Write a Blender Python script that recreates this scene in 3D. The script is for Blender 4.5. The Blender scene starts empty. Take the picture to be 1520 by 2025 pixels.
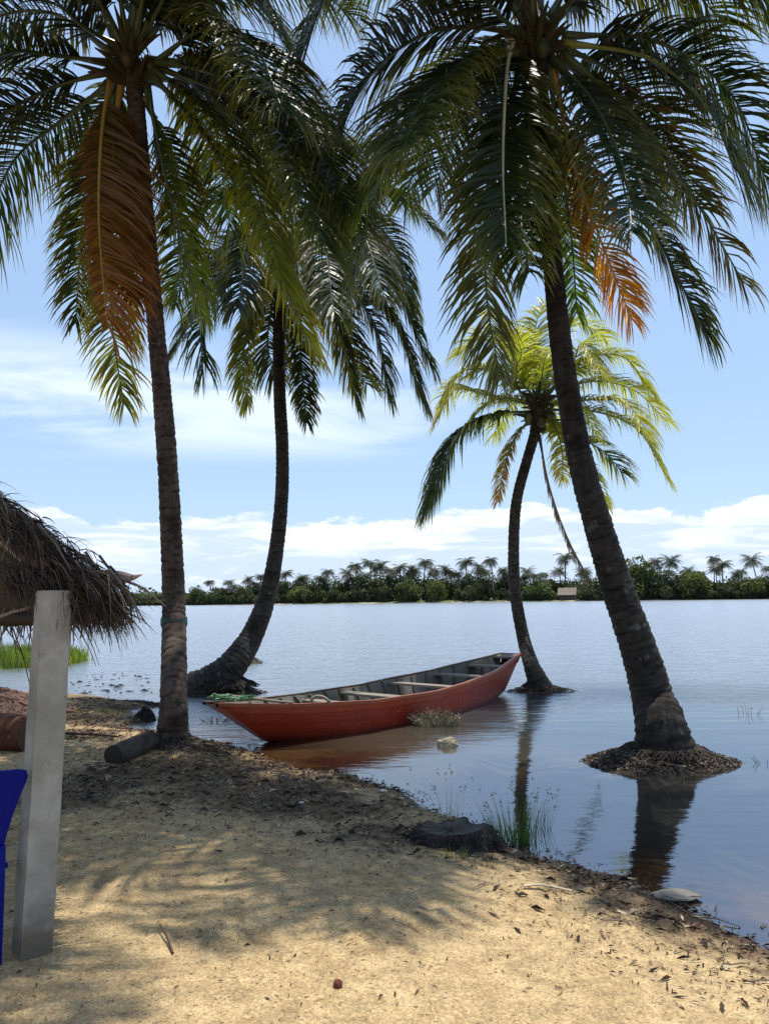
import bpy, math, random
import numpy as np
from mathutils import Vector, noise
C = bpy.context.scene.collection
scene = bpy.context.scene
PI = math.pi
# ------------------------------------------------------------------ camera, sky, sun, exposure
F_PX, W_PX, H_PX = 1520.0, 1520.0, 2025.0
PIT, ROLL, CZ = math.radians(6.44), math.radians(-0.7), 1.75
cam = bpy.data.cameras.new('camera'); camo = bpy.data.objects.new('camera', cam); C.objects.link(camo)
cam.sensor_fit = 'VERTICAL'; cam.sensor_height = 24.0; cam.lens = 24.0 * F_PX / H_PX
cam.clip_start = 0.05; cam.clip_end = 20000
from mathutils import Matrix
camo.matrix_world = Matrix.Translation((0, 0, CZ)) @ Matrix.Rotation(PI/2 + PIT, 4, 'X') @ Matrix.Rotation(ROLL, 4, 'Z')
scene.camera = camo
SUN_EL, SUN_AZ = math.radians(77), math.radians(34)      # azimuth from +Y towards +X
scene.view_settings.view_transform = 'Standard'; scene.view_settings.look = 'None'
scene.view_settings.exposure = 0.44; scene.view_settings.gamma = 1.0
SKY_STR = 0.11

def N(nt, typ, **kw):
    n = nt.nodes.new(typ)
    for k, v in kw.items():
        if k == 'inp':
            for a, b in v.items(): n.inputs[a].default_value = b
        else: setattr(n, k, v)
    return n
def math_(nt, op, a, b=None, c=None, clamp=False):
    n = nt.nodes.new('ShaderNodeMath'); n.operation = op; n.use_clamp = clamp
    for i, v in enumerate((a, b, c)):
        if v is None: continue
        if isinstance(v, (int, float)): n.inputs[i].default_value = v
        else: nt.links.new(v, n.inputs[i])
    return n.outputs[0]
def maprange(nt, v, a, b, c=0.0, d=1.0, smooth=True):
    n = nt.nodes.new('ShaderNodeMapRange'); n.interpolation_type = 'SMOOTHSTEP' if smooth else 'LINEAR'
    for i, x in zip((1, 2, 3, 4), (a, b, c, d)):
        if isinstance(x, (int, float)): n.inputs[i].default_value = x
        else: nt.links.new(x, n.inputs[i])
    nt.links.new(v, n.inputs[0]); return n.outputs[0]
def mixc(nt, f, a, b, mode='MIX'):
    n = nt.nodes.new('ShaderNodeMix'); n.data_type = 'RGBA'; n.blend_type = mode
    for s, v in ((n.inputs[0], f), (n.inputs[6], a), (n.inputs[7], b)):
        if isinstance(v, (int, float)): s.default_value = v
        elif isinstance(v, tuple): s.default_value = (v[0], v[1], v[2], 1)
        else: nt.links.new(v, s)
    return n.outputs[2]
def noise_(nt, vec, scale, detail=4, rough=.55, dist=0.0):
    n = nt.nodes.new('ShaderNodeTexNoise'); n.inputs['Scale'].default_value = scale
    n.inputs['Detail'].default_value = detail; n.inputs['Roughness'].default_value = rough
    n.inputs['Distortion'].default_value = dist
    if vec is not None: nt.links.new(vec, n.inputs['Vector'])
    return n.outputs['Fac']
def comb(nt, x, y, z):
    n = nt.nodes.new('ShaderNodeCombineXYZ')
    for i, v in enumerate((x, y, z)):
        if isinstance(v, (int, float)): n.inputs[i].default_value = v
        else: nt.links.new(v, n.inputs[i])
    return n.outputs[0]

def make_world():
    w = bpy.data.worlds.new('World'); scene.world = w; w.use_nodes = True
    nt = w.node_tree; nt.nodes.clear()
    out = N(nt, 'ShaderNodeOutputWorld'); bg = N(nt, 'ShaderNodeBackground')
    bg.inputs[1].default_value = SKY_STR
    sky = N(nt, 'ShaderNodeTexSky'); sky.sky_type = 'NISHITA'; sky.sun_disc = False
    sky.sun_elevation = SUN_EL; sky.sun_rotation = SUN_AZ
    sky.air_density = 1.2; sky.dust_density = 0.6; sky.ozone_density = 2.5
    tc = N(nt, 'ShaderNodeTexCoord'); sep = N(nt, 'ShaderNodeSeparateXYZ')
    nt.links.new(tc.outputs['Generated'], sep.inputs[0])
    x, y, z = sep.outputs
    az = math_(nt, 'MULTIPLY', math_(nt, 'ARCTAN2', x, y), 57.2958)
    el = math_(nt, 'MULTIPLY', math_(nt, 'ARCSINE', z), 57.2958)
    # cumulus bank low over the horizon
    v1 = comb(nt, math_(nt, 'MULTIPLY', az, .20), math_(nt, 'MULTIPLY', el, .42), 3.3)
    n1 = noise_(nt, v1, 1.0, 7, .58, .25)
    v0 = comb(nt, math_(nt, 'MULTIPLY', az, .06), 0.0, 8.1)
    n0 = noise_(nt, v0, 1.0, 2, .5)
    top = math_(nt, 'ADD', 4.9, math_(nt, 'ADD', math_(nt, 'MULTIPLY', n0, 2.6), math_(nt, 'MULTIPLY', math_(nt, 'SUBTRACT', n1, .5), 5.0)))
    d = math_(nt, 'SUBTRACT', top, el)
    m1 = maprange(nt, d, -.05, .45)
    vb = comb(nt, math_(nt, 'MULTIPLY', az, .11), math_(nt, 'MULTIPLY', el, .75), 5.7)
    nb = noise_(nt, vb, 1.0, 6, .6, .6)
    shade = maprange(nt, math_(nt, 'ADD', math_(nt, 'MULTIPLY', nb, 1.0), math_(nt, 'MULTIPLY', d, -.045)), .33, .56)
    ccol = mixc(nt, shade, (4.8, 5.8, 7.4), (8.0, 8.2, 8.5))
    # pale streaks of high cloud
    v2 = comb(nt, math_(nt, 'MULTIPLY', az, .045), math_(nt, 'MULTIPLY', math_(nt, 'ADD', el, math_(nt, 'MULTIPLY', az, -.04)), .26), 11.4)
    n2 = noise_(nt, v2, 1.0, 6, .52, .5)
    band = math_(nt, 'MULTIPLY', maprange(nt, el, 9.5, 12.5), maprange(nt, el, 19.5, 15.5))
    side = maprange(nt, az, 12, -6)
    m2 = math_(nt, 'MULTIPLY', math_(nt, 'MULTIPLY', maprange(nt, n2, .40, .62), band), math_(nt, 'MULTIPLY', side, .6))
    hs = N(nt, 'ShaderNodeHueSaturation'); hs.inputs['Saturation'].default_value = 1.0; hs.inputs['Value'].default_value = 1.0
    nt.links.new(sky.outputs[0], hs.inputs['Color'])
    s1 = mixc(nt, .55, hs.outputs[0], (3.5, 4.95, 7.4))
    s2 = mixc(nt, m2, s1, (7.6, 8.3, 8.9))
    s3 = mixc(nt, math_(nt, 'MULTIPLY', m1, .88), s2, ccol)
    nt.links.new(s3, bg.inputs[0]); nt.links.new(bg.outputs[0], out.inputs[0])
make_world()
sl = bpy.data.lights.new('sun', 'SUN'); slo = bpy.data.objects.new('sun', sl); C.objects.link(slo)
sl.energy = 5.0; sl.angle = math.radians(0.53); sl.color = (1, .95, .86)
sd = Vector((math.sin(SUN_AZ)*math.cos(SUN_EL), math.cos(SUN_AZ)*math.cos(SUN_EL), math.sin(SUN_EL)))
slo.rotation_euler = sd.to_track_quat('Z', 'Y').to_euler(); slo.location = (0, 0, 30)

# ------------------------------------------------------------------ measuring helpers (pixel of the survey photo -> place)
def ray(px, py):
    x = px - W_PX/2; y = -(py - H_PX/2); z = -F_PX
    c, s = math.cos(ROLL), math.sin(ROLL); x, y = c*x - s*y, s*x + c*y
    a = PI/2 + PIT; c, s = math.cos(a), math.sin(a); y, z = c*y - s*z, s*y + c*z
    return Vector((x, y, z))
def G(px, py, z=0.0):
    r = ray(px, py); return Vector((0, 0, CZ)) + r*((z - CZ)/r.z)
def P(px, py, Y):
    r = ray(px, py); return Vector((0, 0, CZ)) + r*(Y/r.y)

# ------------------------------------------------------------------ mesh helpers
def scl(c, f): return tuple(x*f for x in c)
class MB:
    def __init__(s): s.v = []; s.f = []; s.c = []
    def add(s, vs, fs, col=(1, 1, 1)):
        o = len(s.v); s.v += [tuple(p) for p in vs]; s.f += [tuple(i + o for i in q) for q in fs]
        if isinstance(col, list): s.c += col
        else: s.c += [col]*len(vs)
    def tube(s, pts, radii, n=8, col=(1, 1, 1), cap=True, jit=0.0, rng=random):
        o = []; m = len(pts); pts = [Vector(p) for p in pts]
        up = Vector((.13, .21, .97))
        prev = None
        for i, p in enumerate(pts):
            t = (pts[min(i+1, m-1)] - pts[max(i-1, 0)]).normalized()
            if prev is None: a = t.cross(up); a = a.normalized() if a.length > 1e-3 else Vector((1, 0, 0))
            else: a = (prev - t*prev.dot(t)).normalized()
            prev = a; b = t.cross(a)
            for k in range(n):
                th = 2*PI*k/n; r = radii[i]*(1 + (rng.uniform(-jit, jit) if jit else 0))
                o.append(p + a*math.cos(th)*r + b*math.sin(th)*r)
        f = [(i*n+k, i*n+(k+1) % n, (i+1)*n+(k+1) % n, (i+1)*n+k) for i in range(m-1) for k in range(n)]
        if cap: f += [tuple(range(n))[::-1], tuple((m-1)*n+k for k in range(n))]
        s.add(o, f, col if not isinstance(col, list) else [c for c in col for _ in range(n)])
    def box(s, c, sz, rot=None, col=(1, 1, 1), bev=0.0):
        hx, hy, hz = sz[0]/2, sz[1]/2, sz[2]/2
        vs = [Vector((a*hx, b*hy, d*hz)) for d in (-1, 1) for b in (-1, 1) for a in (-1, 1)]
        if rot is not None: vs = [rot @ v for v in vs]
        s.add([v + Vector(c) for v in vs], [(0, 2, 3, 1), (4, 5, 7, 6), (0, 1, 5, 4), (1, 3, 7, 5), (3, 2, 6, 7), (2, 0, 4, 6)], col)
    def build(s, name, mat, parent=None, smooth=False, bevel=0.0):
        me = bpy.data.meshes.new(name); me.from_pydata(s.v, [], s.f); me.update()
        at = me.color_attributes.new('Col', 'FLOAT_COLOR', 'POINT')
        arr = np.ones((len(s.v), 4), dtype=np.float32)
        if s.c: arr[:, :3] = np.array(s.c, dtype=np.float32)
        at.data.foreach_set('color', arr.ravel())
        me.materials.append(mat)
        if smooth: me.polygons.foreach_set('use_smooth', [True]*len(me.polygons))
        o = bpy.data.objects.new(name, me); C.objects.link(o)
        if parent is not None: o.parent = parent
        if bevel:
            m = o.modifiers.new('bevel', 'BEVEL'); m.width = bevel; m.segments = 2
        return o
def tag(o, label=None, cat=None, group=None, kind=None):
    if label: o['label'] = label
    if cat: o['category'] = cat
    if group: o['group'] = group
    if kind: o['kind'] = kind
    return o
def empty(name, loc=(0, 0, 0), rz=0.0):
    o = bpy.data.objects.new(name, None); C.objects.link(o); o.location = loc; o.rotation_euler = (0, 0, rz)
    o.empty_display_size = .2; return o
def keep_world(child, root):          # parent while vertices stay in world coordinates
    child.parent = root; child.matrix_parent_inverse = root.matrix_basis.inverted()
    child.matrix_parent_inverse = Matrix.Translation(-Vector(root.location)); return child
def copy_tree(o, parent=None):
    c = o.copy(); C.objects.link(c)
    if parent is not None: c.parent = parent
    for ch in list(o.children): copy_tree(ch, c)
    return c
def catmull(pts, n):
    pts = [Vector(p) for p in pts]; q = [pts[0]*2 - pts[1]] + pts + [pts[-1]*2 - pts[-2]]
    res = []
    for i in range(1, len(q)-2):
        a, b, c, d = q[i-1], q[i], q[i+1], q[i+2]
        for k in range(24):
            t = k/24; res.append(.5*((2*b) + (c-a)*t + (2*a-5*b+4*c-d)*t*t + (3*b-a-3*c+d)*t**3))
    res.append(pts[-1])
    L = [0.0]
    for i in range(1, len(res)): L.append(L[-1] + (res[i]-res[i-1]).length)
    out = []; j = 0
    for k in range(n):
        s = L[-1]*k/(n-1)
        while j < len(L)-2 and L[j+1] < s: j += 1
        u = (s-L[j])/max(1e-9, L[j+1]-L[j]); out.append(res[j].lerp(res[j+1], min(1, max(0, u))))
    return out, L[-1]
def sample(curve, t):
    x = t*(len(curve)-1); i = min(int(x), len(curve)-2); return curve[i].lerp(curve[i+1], x-i)
def lerp3(a, b, t): return tuple(a[i] + (b[i]-a[i])*t for i in range(3))

# ------------------------------------------------------------------ materials
def mat(name, build):
    m = bpy.data.materials.new(name); m.use_nodes = True; nt = m.node_tree; nt.nodes.clear()
    out = N(nt, 'ShaderNodeOutputMaterial'); sh = build(nt); nt.links.new(sh, out.inputs[0]); return m
def bump(nt, h, strength=.5, dist=.02):
    b = N(nt, 'ShaderNodeBump'); b.inputs['Strength'].default_value = strength; b.inputs['Distance'].default_value = dist
    nt.links.new(h, b.inputs['Height']); return b.outputs[0]
def princ(nt, col, rough=.7, normal=None, spec=.5, **kw):
    p = N(nt, 'ShaderNodeBsdfPrincipled')
    if isinstance(col, tuple): p.inputs['Base Color'].default_value = (*col, 1)
    else: nt.links.new(col, p.inputs['Base Color'])
    if isinstance(rough, (int, float)): p.inputs['Roughness'].default_value = rough
    else: nt.links.new(rough, p.inputs['Roughness'])
    p.inputs['Specular IOR Level'].default_value = spec
    if normal is not None: nt.links.new(normal, p.inputs['Normal'])
    return p.outputs[0]
def vcol(nt): a = N(nt, 'ShaderNodeAttribute'); a.attribute_name = 'Col'; return a.outputs['Color']
def objco(nt): return N(nt, 'ShaderNodeTexCoord').outputs['Object']

def leaf_mat(name, trans, rough, spec=.5, tboost=(2.6, 2.9, 1.3)):
    def b(nt):
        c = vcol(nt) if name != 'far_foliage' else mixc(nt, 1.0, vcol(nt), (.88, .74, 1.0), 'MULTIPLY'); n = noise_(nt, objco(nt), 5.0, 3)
        c = mixc(nt, 1.0, c, mixc(nt, n, (.65, .65, .65), (1.35, 1.35, 1.35)), 'MULTIPLY')
        p = princ(nt, c, rough, None, spec)
        t = N(nt, 'ShaderNodeBsdfTranslucent'); nt.links.new(mixc(nt, 1.0, c, tboost, 'MULTIPLY'), t.inputs[0])
        m = N(nt, 'ShaderNodeMixShader'); m.inputs[0].default_value = trans
        nt.links.new(p, m.inputs[1]); nt.links.new(t.outputs[0], m.inputs[2]); return m.outputs[0]
    return mat(name, b)
M = {}
M['leaf'] = leaf_mat('palm_leaflet', .26, .42, .26)
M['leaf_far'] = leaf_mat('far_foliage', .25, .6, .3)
M['grass'] = leaf_mat('grass_blade', .35, .5, .3)
def m_vc(name, rough, nscale, bstr, bdist, spec=.3, lo=.7, hi=1.3):
    def b(nt):
        oc = objco(nt); n = noise_(nt, oc, nscale, 6, .65)
        c = mixc(nt, 1.0, vcol(nt), mixc(nt, n, (lo,)*3, (hi,)*3), 'MULTIPLY')
        return princ(nt, c, rough, bump(nt, n, bstr, bdist), spec)
    return mat(name, b)
M['rib'] = m_vc('frond_midrib', .35, 12, .2, .003, .5)
M['litter'] = m_vc('dead_plant_matter', .75, 30, .3, .004, .25, .55, 1.45)
M['thatch'] = m_vc('dry_thatch', .62, 14, .4, .01, .4, .5, 1.5)
M['wood'] = m_vc('weathered_wood', .7, 18, .5, .006, .3, .55, 1.4)
M['nut'] = m_vc('coconut_husk', .45, 9, .2, .004)
def b_trunk(nt):
    oc = objco(nt); n = noise_(nt, oc, 3.2, 6, .7, .3); n2 = noise_(nt, oc, 26, 5, .7)
    mp = N(nt, 'ShaderNodeMapping'); mp.inputs['Scale'].default_value = (30, 30, 2.5); nt.links.new(oc, mp.inputs[0])
    n3 = noise_(nt, mp.outputs[0], 1.0, 4, .6)
    c = mixc(nt, 1.0, vcol(nt), mixc(nt, n2, (.45,)*3, (1.5,)*3), 'MULTIPLY')
    c = mixc(nt, maprange(nt, n, .40, .68), c, mixc(nt, 1.0, c, (.35, .33, .30), 'MULTIPLY'))
    li = maprange(nt, noise_(nt, oc, 7.5, 5, .6), .60, .72, 0, .5)
    c = mixc(nt, li, c, (.20, .19, .16))
    h = math_(nt, 'ADD', n2, math_(nt, 'MULTIPLY', n3, 1.2))
    return princ(nt, c, .85, bump(nt, h, .9, .018), .2)
M['trunk'] = mat('palm_trunk_bark', b_trunk)
def b_conc(nt):
    oc = objco(nt); n = noise_(nt, oc, 3.0, 6, .6); n2 = noise_(nt, oc, 60, 4, .6)
    c = mixc(nt, maprange(nt, n, .35, .65), (.24, .225, .185), (.36, .345, .30))
    c = mixc(nt, maprange(nt, noise_(nt, oc, 11, 5, .7), .60, .72), c, (.17, .15, .12))
    sz = N(nt, 'ShaderNodeSeparateXYZ'); nt.links.new(oc, sz.inputs[0])
    ft = maprange(nt, math_(nt, 'ADD', sz.outputs[2], math_(nt, 'MULTIPLY', noise_(nt, oc, 9, 5, .7), -.38)), .20, .04)
    c = mixc(nt, math_(nt, 'MULTIPLY', ft, .75), c, (.11, .08, .05))
    c = mixc(nt, 1.0, c, mixc(nt, n2, (.8,)*3, (1.15,)*3), 'MULTIPLY')
    return princ(nt, c, .85, bump(nt, math_(nt, 'ADD', n2, n), .5, .006), .25)
M['concrete'] = mat('rough_concrete', b_conc)
def b_paint(nt):
    oc = objco(nt); mp = N(nt, 'ShaderNodeMapping'); mp.inputs['Scale'].default_value = (1.2, 6, 9); nt.links.new(oc, mp.inputs[0])
    n = noise_(nt, mp.outputs[0], 1.5, 6, .65); n2 = noise_(nt, oc, 22, 5, .7)
    c = mixc(nt, n, (.125, .009, .003), (.23, .024, .005))
    c = mixc(nt, maprange(nt, n2, .60, .70), c, (.26, .05, .02))
    c = mixc(nt, maprange(nt, math_(nt, 'MULTIPLY', n, n2), .36, .42), c, (.42, .22, .12))
    c = mixc(nt, 1.0, c, vcol(nt), 'MULTIPLY')
    return princ(nt, c, .42, bump(nt, math_(nt, 'ADD', n, math_(nt, 'MULTIPLY', n2, .4)), .5, .012), .22)
M['paint'] = mat('worn_red_boat_paint', b_paint)
def b_plastic(nt):
    oc = objco(nt); n = noise_(nt, oc, 7, 4, .6)
    return princ(nt, mixc(nt, n, (.0005, .004, .12), (.001, .008, .20)), mixc(nt, n, (.28,)*3, (.5,)*3), bump(nt, noise_(nt, oc, 160, 2), .08, .001), .1)
M['plastic'] = mat('blue_plastic', b_plastic)
M['cloth'] = m_vc('cord_fibre', .7, 40, .5, .004)

# ------------------------------------------------------------------ shoreline and terrain
shore_px = [(-300, 1362), (0, 1366), (90, 1370), (150, 1373), (205, 1380), (262, 1386), (322, 1392), (300, 1400), (250, 1404), (262, 1412), (300, 1424),
            (260, 1436), (238, 1441), (290, 1446), (330, 1446), (372, 1462), (440, 1470), (500, 1490), (540, 1506), (590, 1524), (640, 1524), (690, 1532), (745, 1553), (800, 1566), (835, 1600),
            (900, 1622), (985, 1650), (1010, 1668), (1060, 1695), (1130, 1716), (1190, 1734), (1240, 1742), (1290, 1768), (1335, 1790), (1370, 1818), (1450, 1850), (1520, 1880), (1700, 1945)]
poly = [G(x, y) for x, y in shore_px]
poly = [(p.x, p.y) for p in poly] + [(3.3, .9), (7, -4), (30, -30), (-80, -30), (-80, 22), (-25, 17.5)]
PX = np.array(poly)
def sdist(x, y):
    x = np.asarray(x, float); y = np.asarray(y, float); d = np.full(x.shape, 1e9); ins = np.zeros(x.shape, bool)
    n = len(PX)
    for i in range(n):
        ax, ay = PX[i]; bx, by = PX[(i+1) % n]; ex, ey = bx-ax, by-ay
        t = np.clip(((x-ax)*ex + (y-ay)*ey)/(ex*ex+ey*ey), 0, 1)
        d = np.minimum(d, (x-ax-t*ex)**2 + (y-ay-t*ey)**2)
        c = ((ay > y) != (by > y)) & (x < (bx-ax)*(y-ay)/(by-ay+1e-12)+ax); ins ^= c
    d = np.sqrt(d); return np.where(ins, d, -d)
def vnoise(x, y, s, seed):
    x = x*s + seed*17.3; y = y*s - seed*9.1; xi = np.floor(x); yi = np.floor(y); fx = x-xi; fy = y-yi
    fx = fx*fx*(3-2*fx); fy = fy*fy*(3-2*fy)
    h = lambda a, b: np.modf(np.abs(np.sin(a*127.1 + b*311.7 + seed)*43758.5453))[0]
    return (h(xi, yi)*(1-fx)+h(xi+1, yi)*fx)*(1-fy) + (h(xi, yi+1)*(1-fx)+h(xi+1, yi+1)*fx)*fy
rp_ = random.Random(64); PRINTS = [(rp_.uniform(-2.3, 1.6), rp_.uniform(3.2, 7.5), rp_.uniform(0, 3.14), rp_.uniform(.6, 1.15)) for _ in range(75)]
MOUNDS = []     # (x, y, rx, ry, h)
T1 = G(340, 1478, .16); T3 = G(1312, 1485, .10); T2 = G(432, 1362, .08); T4 = G(1062, 1362, .04)
MOUNDS += [(T1.x+.05, T1.y, .55, .5, .10)]
def mnd_edge(x, y, seed): return 1 + .35*(vnoise(x, y, 2.3, seed)-.5) + .3*(vnoise(x, y, 7.0, seed+1)-.5)
def height(x, y):
    x = np.asarray(x, float); y = np.asarray(y, float)
    d = sdist(x, y) + .10*(vnoise(x, y, 3.1, 5)-.5) + .05*(vnoise(x, y, 9, 6)-.5)
    land = .17*(1-np.exp(-np.maximum(d, 0)/.75)) + .018*np.minimum(1, np.maximum(d, 0)*2)*(vnoise(x, y, 2.2, 1)+.6*vnoise(x, y, 6, 2)+.35*vnoise(x, y, 15, 3)-.9)
    dd = np.maximum(-d, 0)
    wat = -np.minimum(1.6, .055*dd + .030*dd**1.5) + .006*(vnoise(x, y, 3, 4)-.5)
    h = np.where(d > 0, land, wat)
    for (fx, fy, fa, fs) in PRINTS:
        cx_, sx_ = math.cos(fa), math.sin(fa); u = ((x-fx)*cx_+(y-fy)*sx_)/(.13*fs); w = (-(x-fx)*sx_+(y-fy)*cx_)/(.055*fs); q = u*u+w*w
        h = h + (-.022*np.exp(-q**2*.7) + .009*np.exp(-(q-2.2)**2*1.5))*(land > .05)*fs
    for (mx, my, rx, ry, hh) in MOUNDS:
        q = ((x-mx)/rx)**2 + ((y-my)/ry)**2; h = h + hh*np.exp(-q*1.4)
    return h
def H(x, y): return float(height(np.array([x]), np.array([y]))[0])
def L(px, py):                        # point on the land under a pixel
    z = .12
    for _ in range(3): p = G(px, py, z); z = H(p.x, p.y)
    return Vector((p.x, p.y, z))

def axis(parts):
    out = []
    for a, b, s in parts: out += list(np.arange(a, b - 1e-6, s))
    return np.array(out + [parts[-1][1]])
def grid_mesh(name, xs, ys, zf, mt, attr=None, keep=None):
    X, Y = np.meshgrid(xs, ys); Z = zf(X, Y)
    nx, ny = len(xs), len(ys)
    v = np.stack([X.ravel(), Y.ravel(), Z.ravel()], 1)
    i = (np.arange(ny-1)[:, None]*nx + np.arange(nx-1)[None, :]).ravel()
    f = np.stack([i, i+1, i+1+nx, i+nx], 1)
    if keep is not None: f = f[keep(v[f].mean(1))]
    me = bpy.data.meshes.new(name); me.from_pydata(v.tolist(), [], f.tolist()); me.update()
    if attr is not None:
        at = me.color_attributes.new('Col', 'FLOAT_COLOR', 'POINT'); a = np.ones((len(v), 4), np.float32)
        a[:, :3] = attr(v[:, 0], v[:, 1], v[:, 2]); at.data.foreach_set('color', a.ravel())
    me.polygons.foreach_set('use_smooth', [True]*len(me.polygons)); me.materials.append(mt)
    o = bpy.data.objects.new(name, me); C.objects.link(o); return o
def dirt_at(x, y):
    d = sdist(x, y)
    near = np.clip(1.15 - d/(.75 + .35*(x > .5)), 0, 1)
    t1 = np.exp(-(((x-T1.x-.9)/2.3)**2 + ((y-T1.y+1.3)/1.7)**4))
    t2 = np.exp(-(((x-.3)/1.0)**2 + ((y-5.6)/.55)**2))
    bk = np.clip((y-8.6)/1.2, 0, 1)
    base = np.maximum(np.maximum(near, 1.1*t1), np.maximum(t2, .9*bk))
    return np.clip(base*(.55+.9*vnoise(x, y, 1.7, 8)) + .25*(vnoise(x, y, 4.5, 9)-.6), 0, 1)
def b_sand(nt):
    oc = objco(nt); a = vcol(nt); sp = N(nt, 'ShaderNodeSeparateColor'); nt.links.new(a, sp.inputs[0]); dirt, wet = sp.outputs[0], sp.outputs[1]
    big = noise_(nt, oc, .9, 5, .6); med = noise_(nt, oc, 6, 6, .65); fine = noise_(nt, oc, 70, 4, .7); grain = noise_(nt, oc, 260, 2, .6)
    c = mixc(nt, big, (.42, .30, .155), (.62, .46, .255))
    c = mixc(nt, 1.0, c, mixc(nt, maprange(nt, fine, .3, .7), (.62,)*3, (1.28,)*3), 'MULTIPLY')
    c = mixc(nt, maprange(nt, grain, .54, .66, 0, .55), c, (.17, .11, .055))
    spk = noise_(nt, oc, 34, 3, .7)
    c = mixc(nt, maprange(nt, spk, .60, .67, 0, .8), c, (.075, .045, .028))
    mot = noise_(nt, oc, 9.5, 5, .7)
    c = mixc(nt, 1.0, c, mixc(nt, maprange(nt, mot, .32, .68), (.74, .72, .68), (1.14, 1.14, 1.12)), 'MULTIPLY')
    # dirt: organic crumbs, denser by the attribute
    thr = math_(nt, 'SUBTRACT', .78, math_(nt, 'MULTIPLY', dirt, .44))
    dn = math_(nt, 'ADD', math_(nt, 'MULTIPLY', med, .55), math_(nt, 'MULTIPLY', fine, .45))
    dm = maprange(nt, dn, math_(nt, 'SUBTRACT', thr, .07), math_(nt, 'ADD', thr, .09))
    dc = mixc(nt, fine, (.045, .030, .019), (.24, .165, .095))
    c = mixc(nt, math_(nt, 'MULTIPLY', dm, .9), c, dc)
    c = mixc(nt, maprange(nt, noise_(nt, oc, 2.6, 6, .7), .50, .68, 0, .55), c, mixc(nt, 1.0, c, (.66, .60, .52), 'MULTIPLY'))
    c = mixc(nt, wet, c, mixc(nt, 1.0, c, (.50, .40, .28), 'MULTIPLY'))
    rough = maprange(nt, wet, 0, 1, .95, .45)
    mid = noise_(nt, oc, 21, 4, .6)
    h = math_(nt, 'ADD', math_(nt, 'ADD', math_(nt, 'MULTIPLY', med, 1.5), math_(nt, 'MULTIPLY', mid, .75)), math_(nt, 'ADD', math_(nt, 'MULTIPLY', fine, .4), math_(nt, 'MULTIPLY', grain, .14)))
    return princ(nt, c, rough, bump(nt, h, .9, .04), .2)
M['sand'] = mat('beach_sand', b_sand)
gx = axis([(-4000, -400, 600), (-400, -60, 40), (-60, -14, 2), (-14, -7, .25), (-7, 5, .055), (5, 14, .25), (14, 60, 2), (60, 400, 40), (400, 4000, 600)])
gy = axis([(-400, -40, 40), (-40, -4, 2), (-4, 2.4, .25), (2.4, 9.5, .055), (9.5, 17.5, .1), (17.5, 60, 2), (60, 400, 40), (400, 4000, 600)])
def sand_attr(x, y, z):
    d = sdist(x, y); wet = np.clip(1 - (z-.0)/.035, 0, 1)*np.clip(1.2-d/.5, 0, 1)
    return np.stack([dirt_at(x, y), np.clip(wet, 0, 1), np.zeros_like(x)], 1)
tag(grid_mesh('ground', gx, gy, height, M['sand'], sand_attr), kind='structure')

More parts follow.
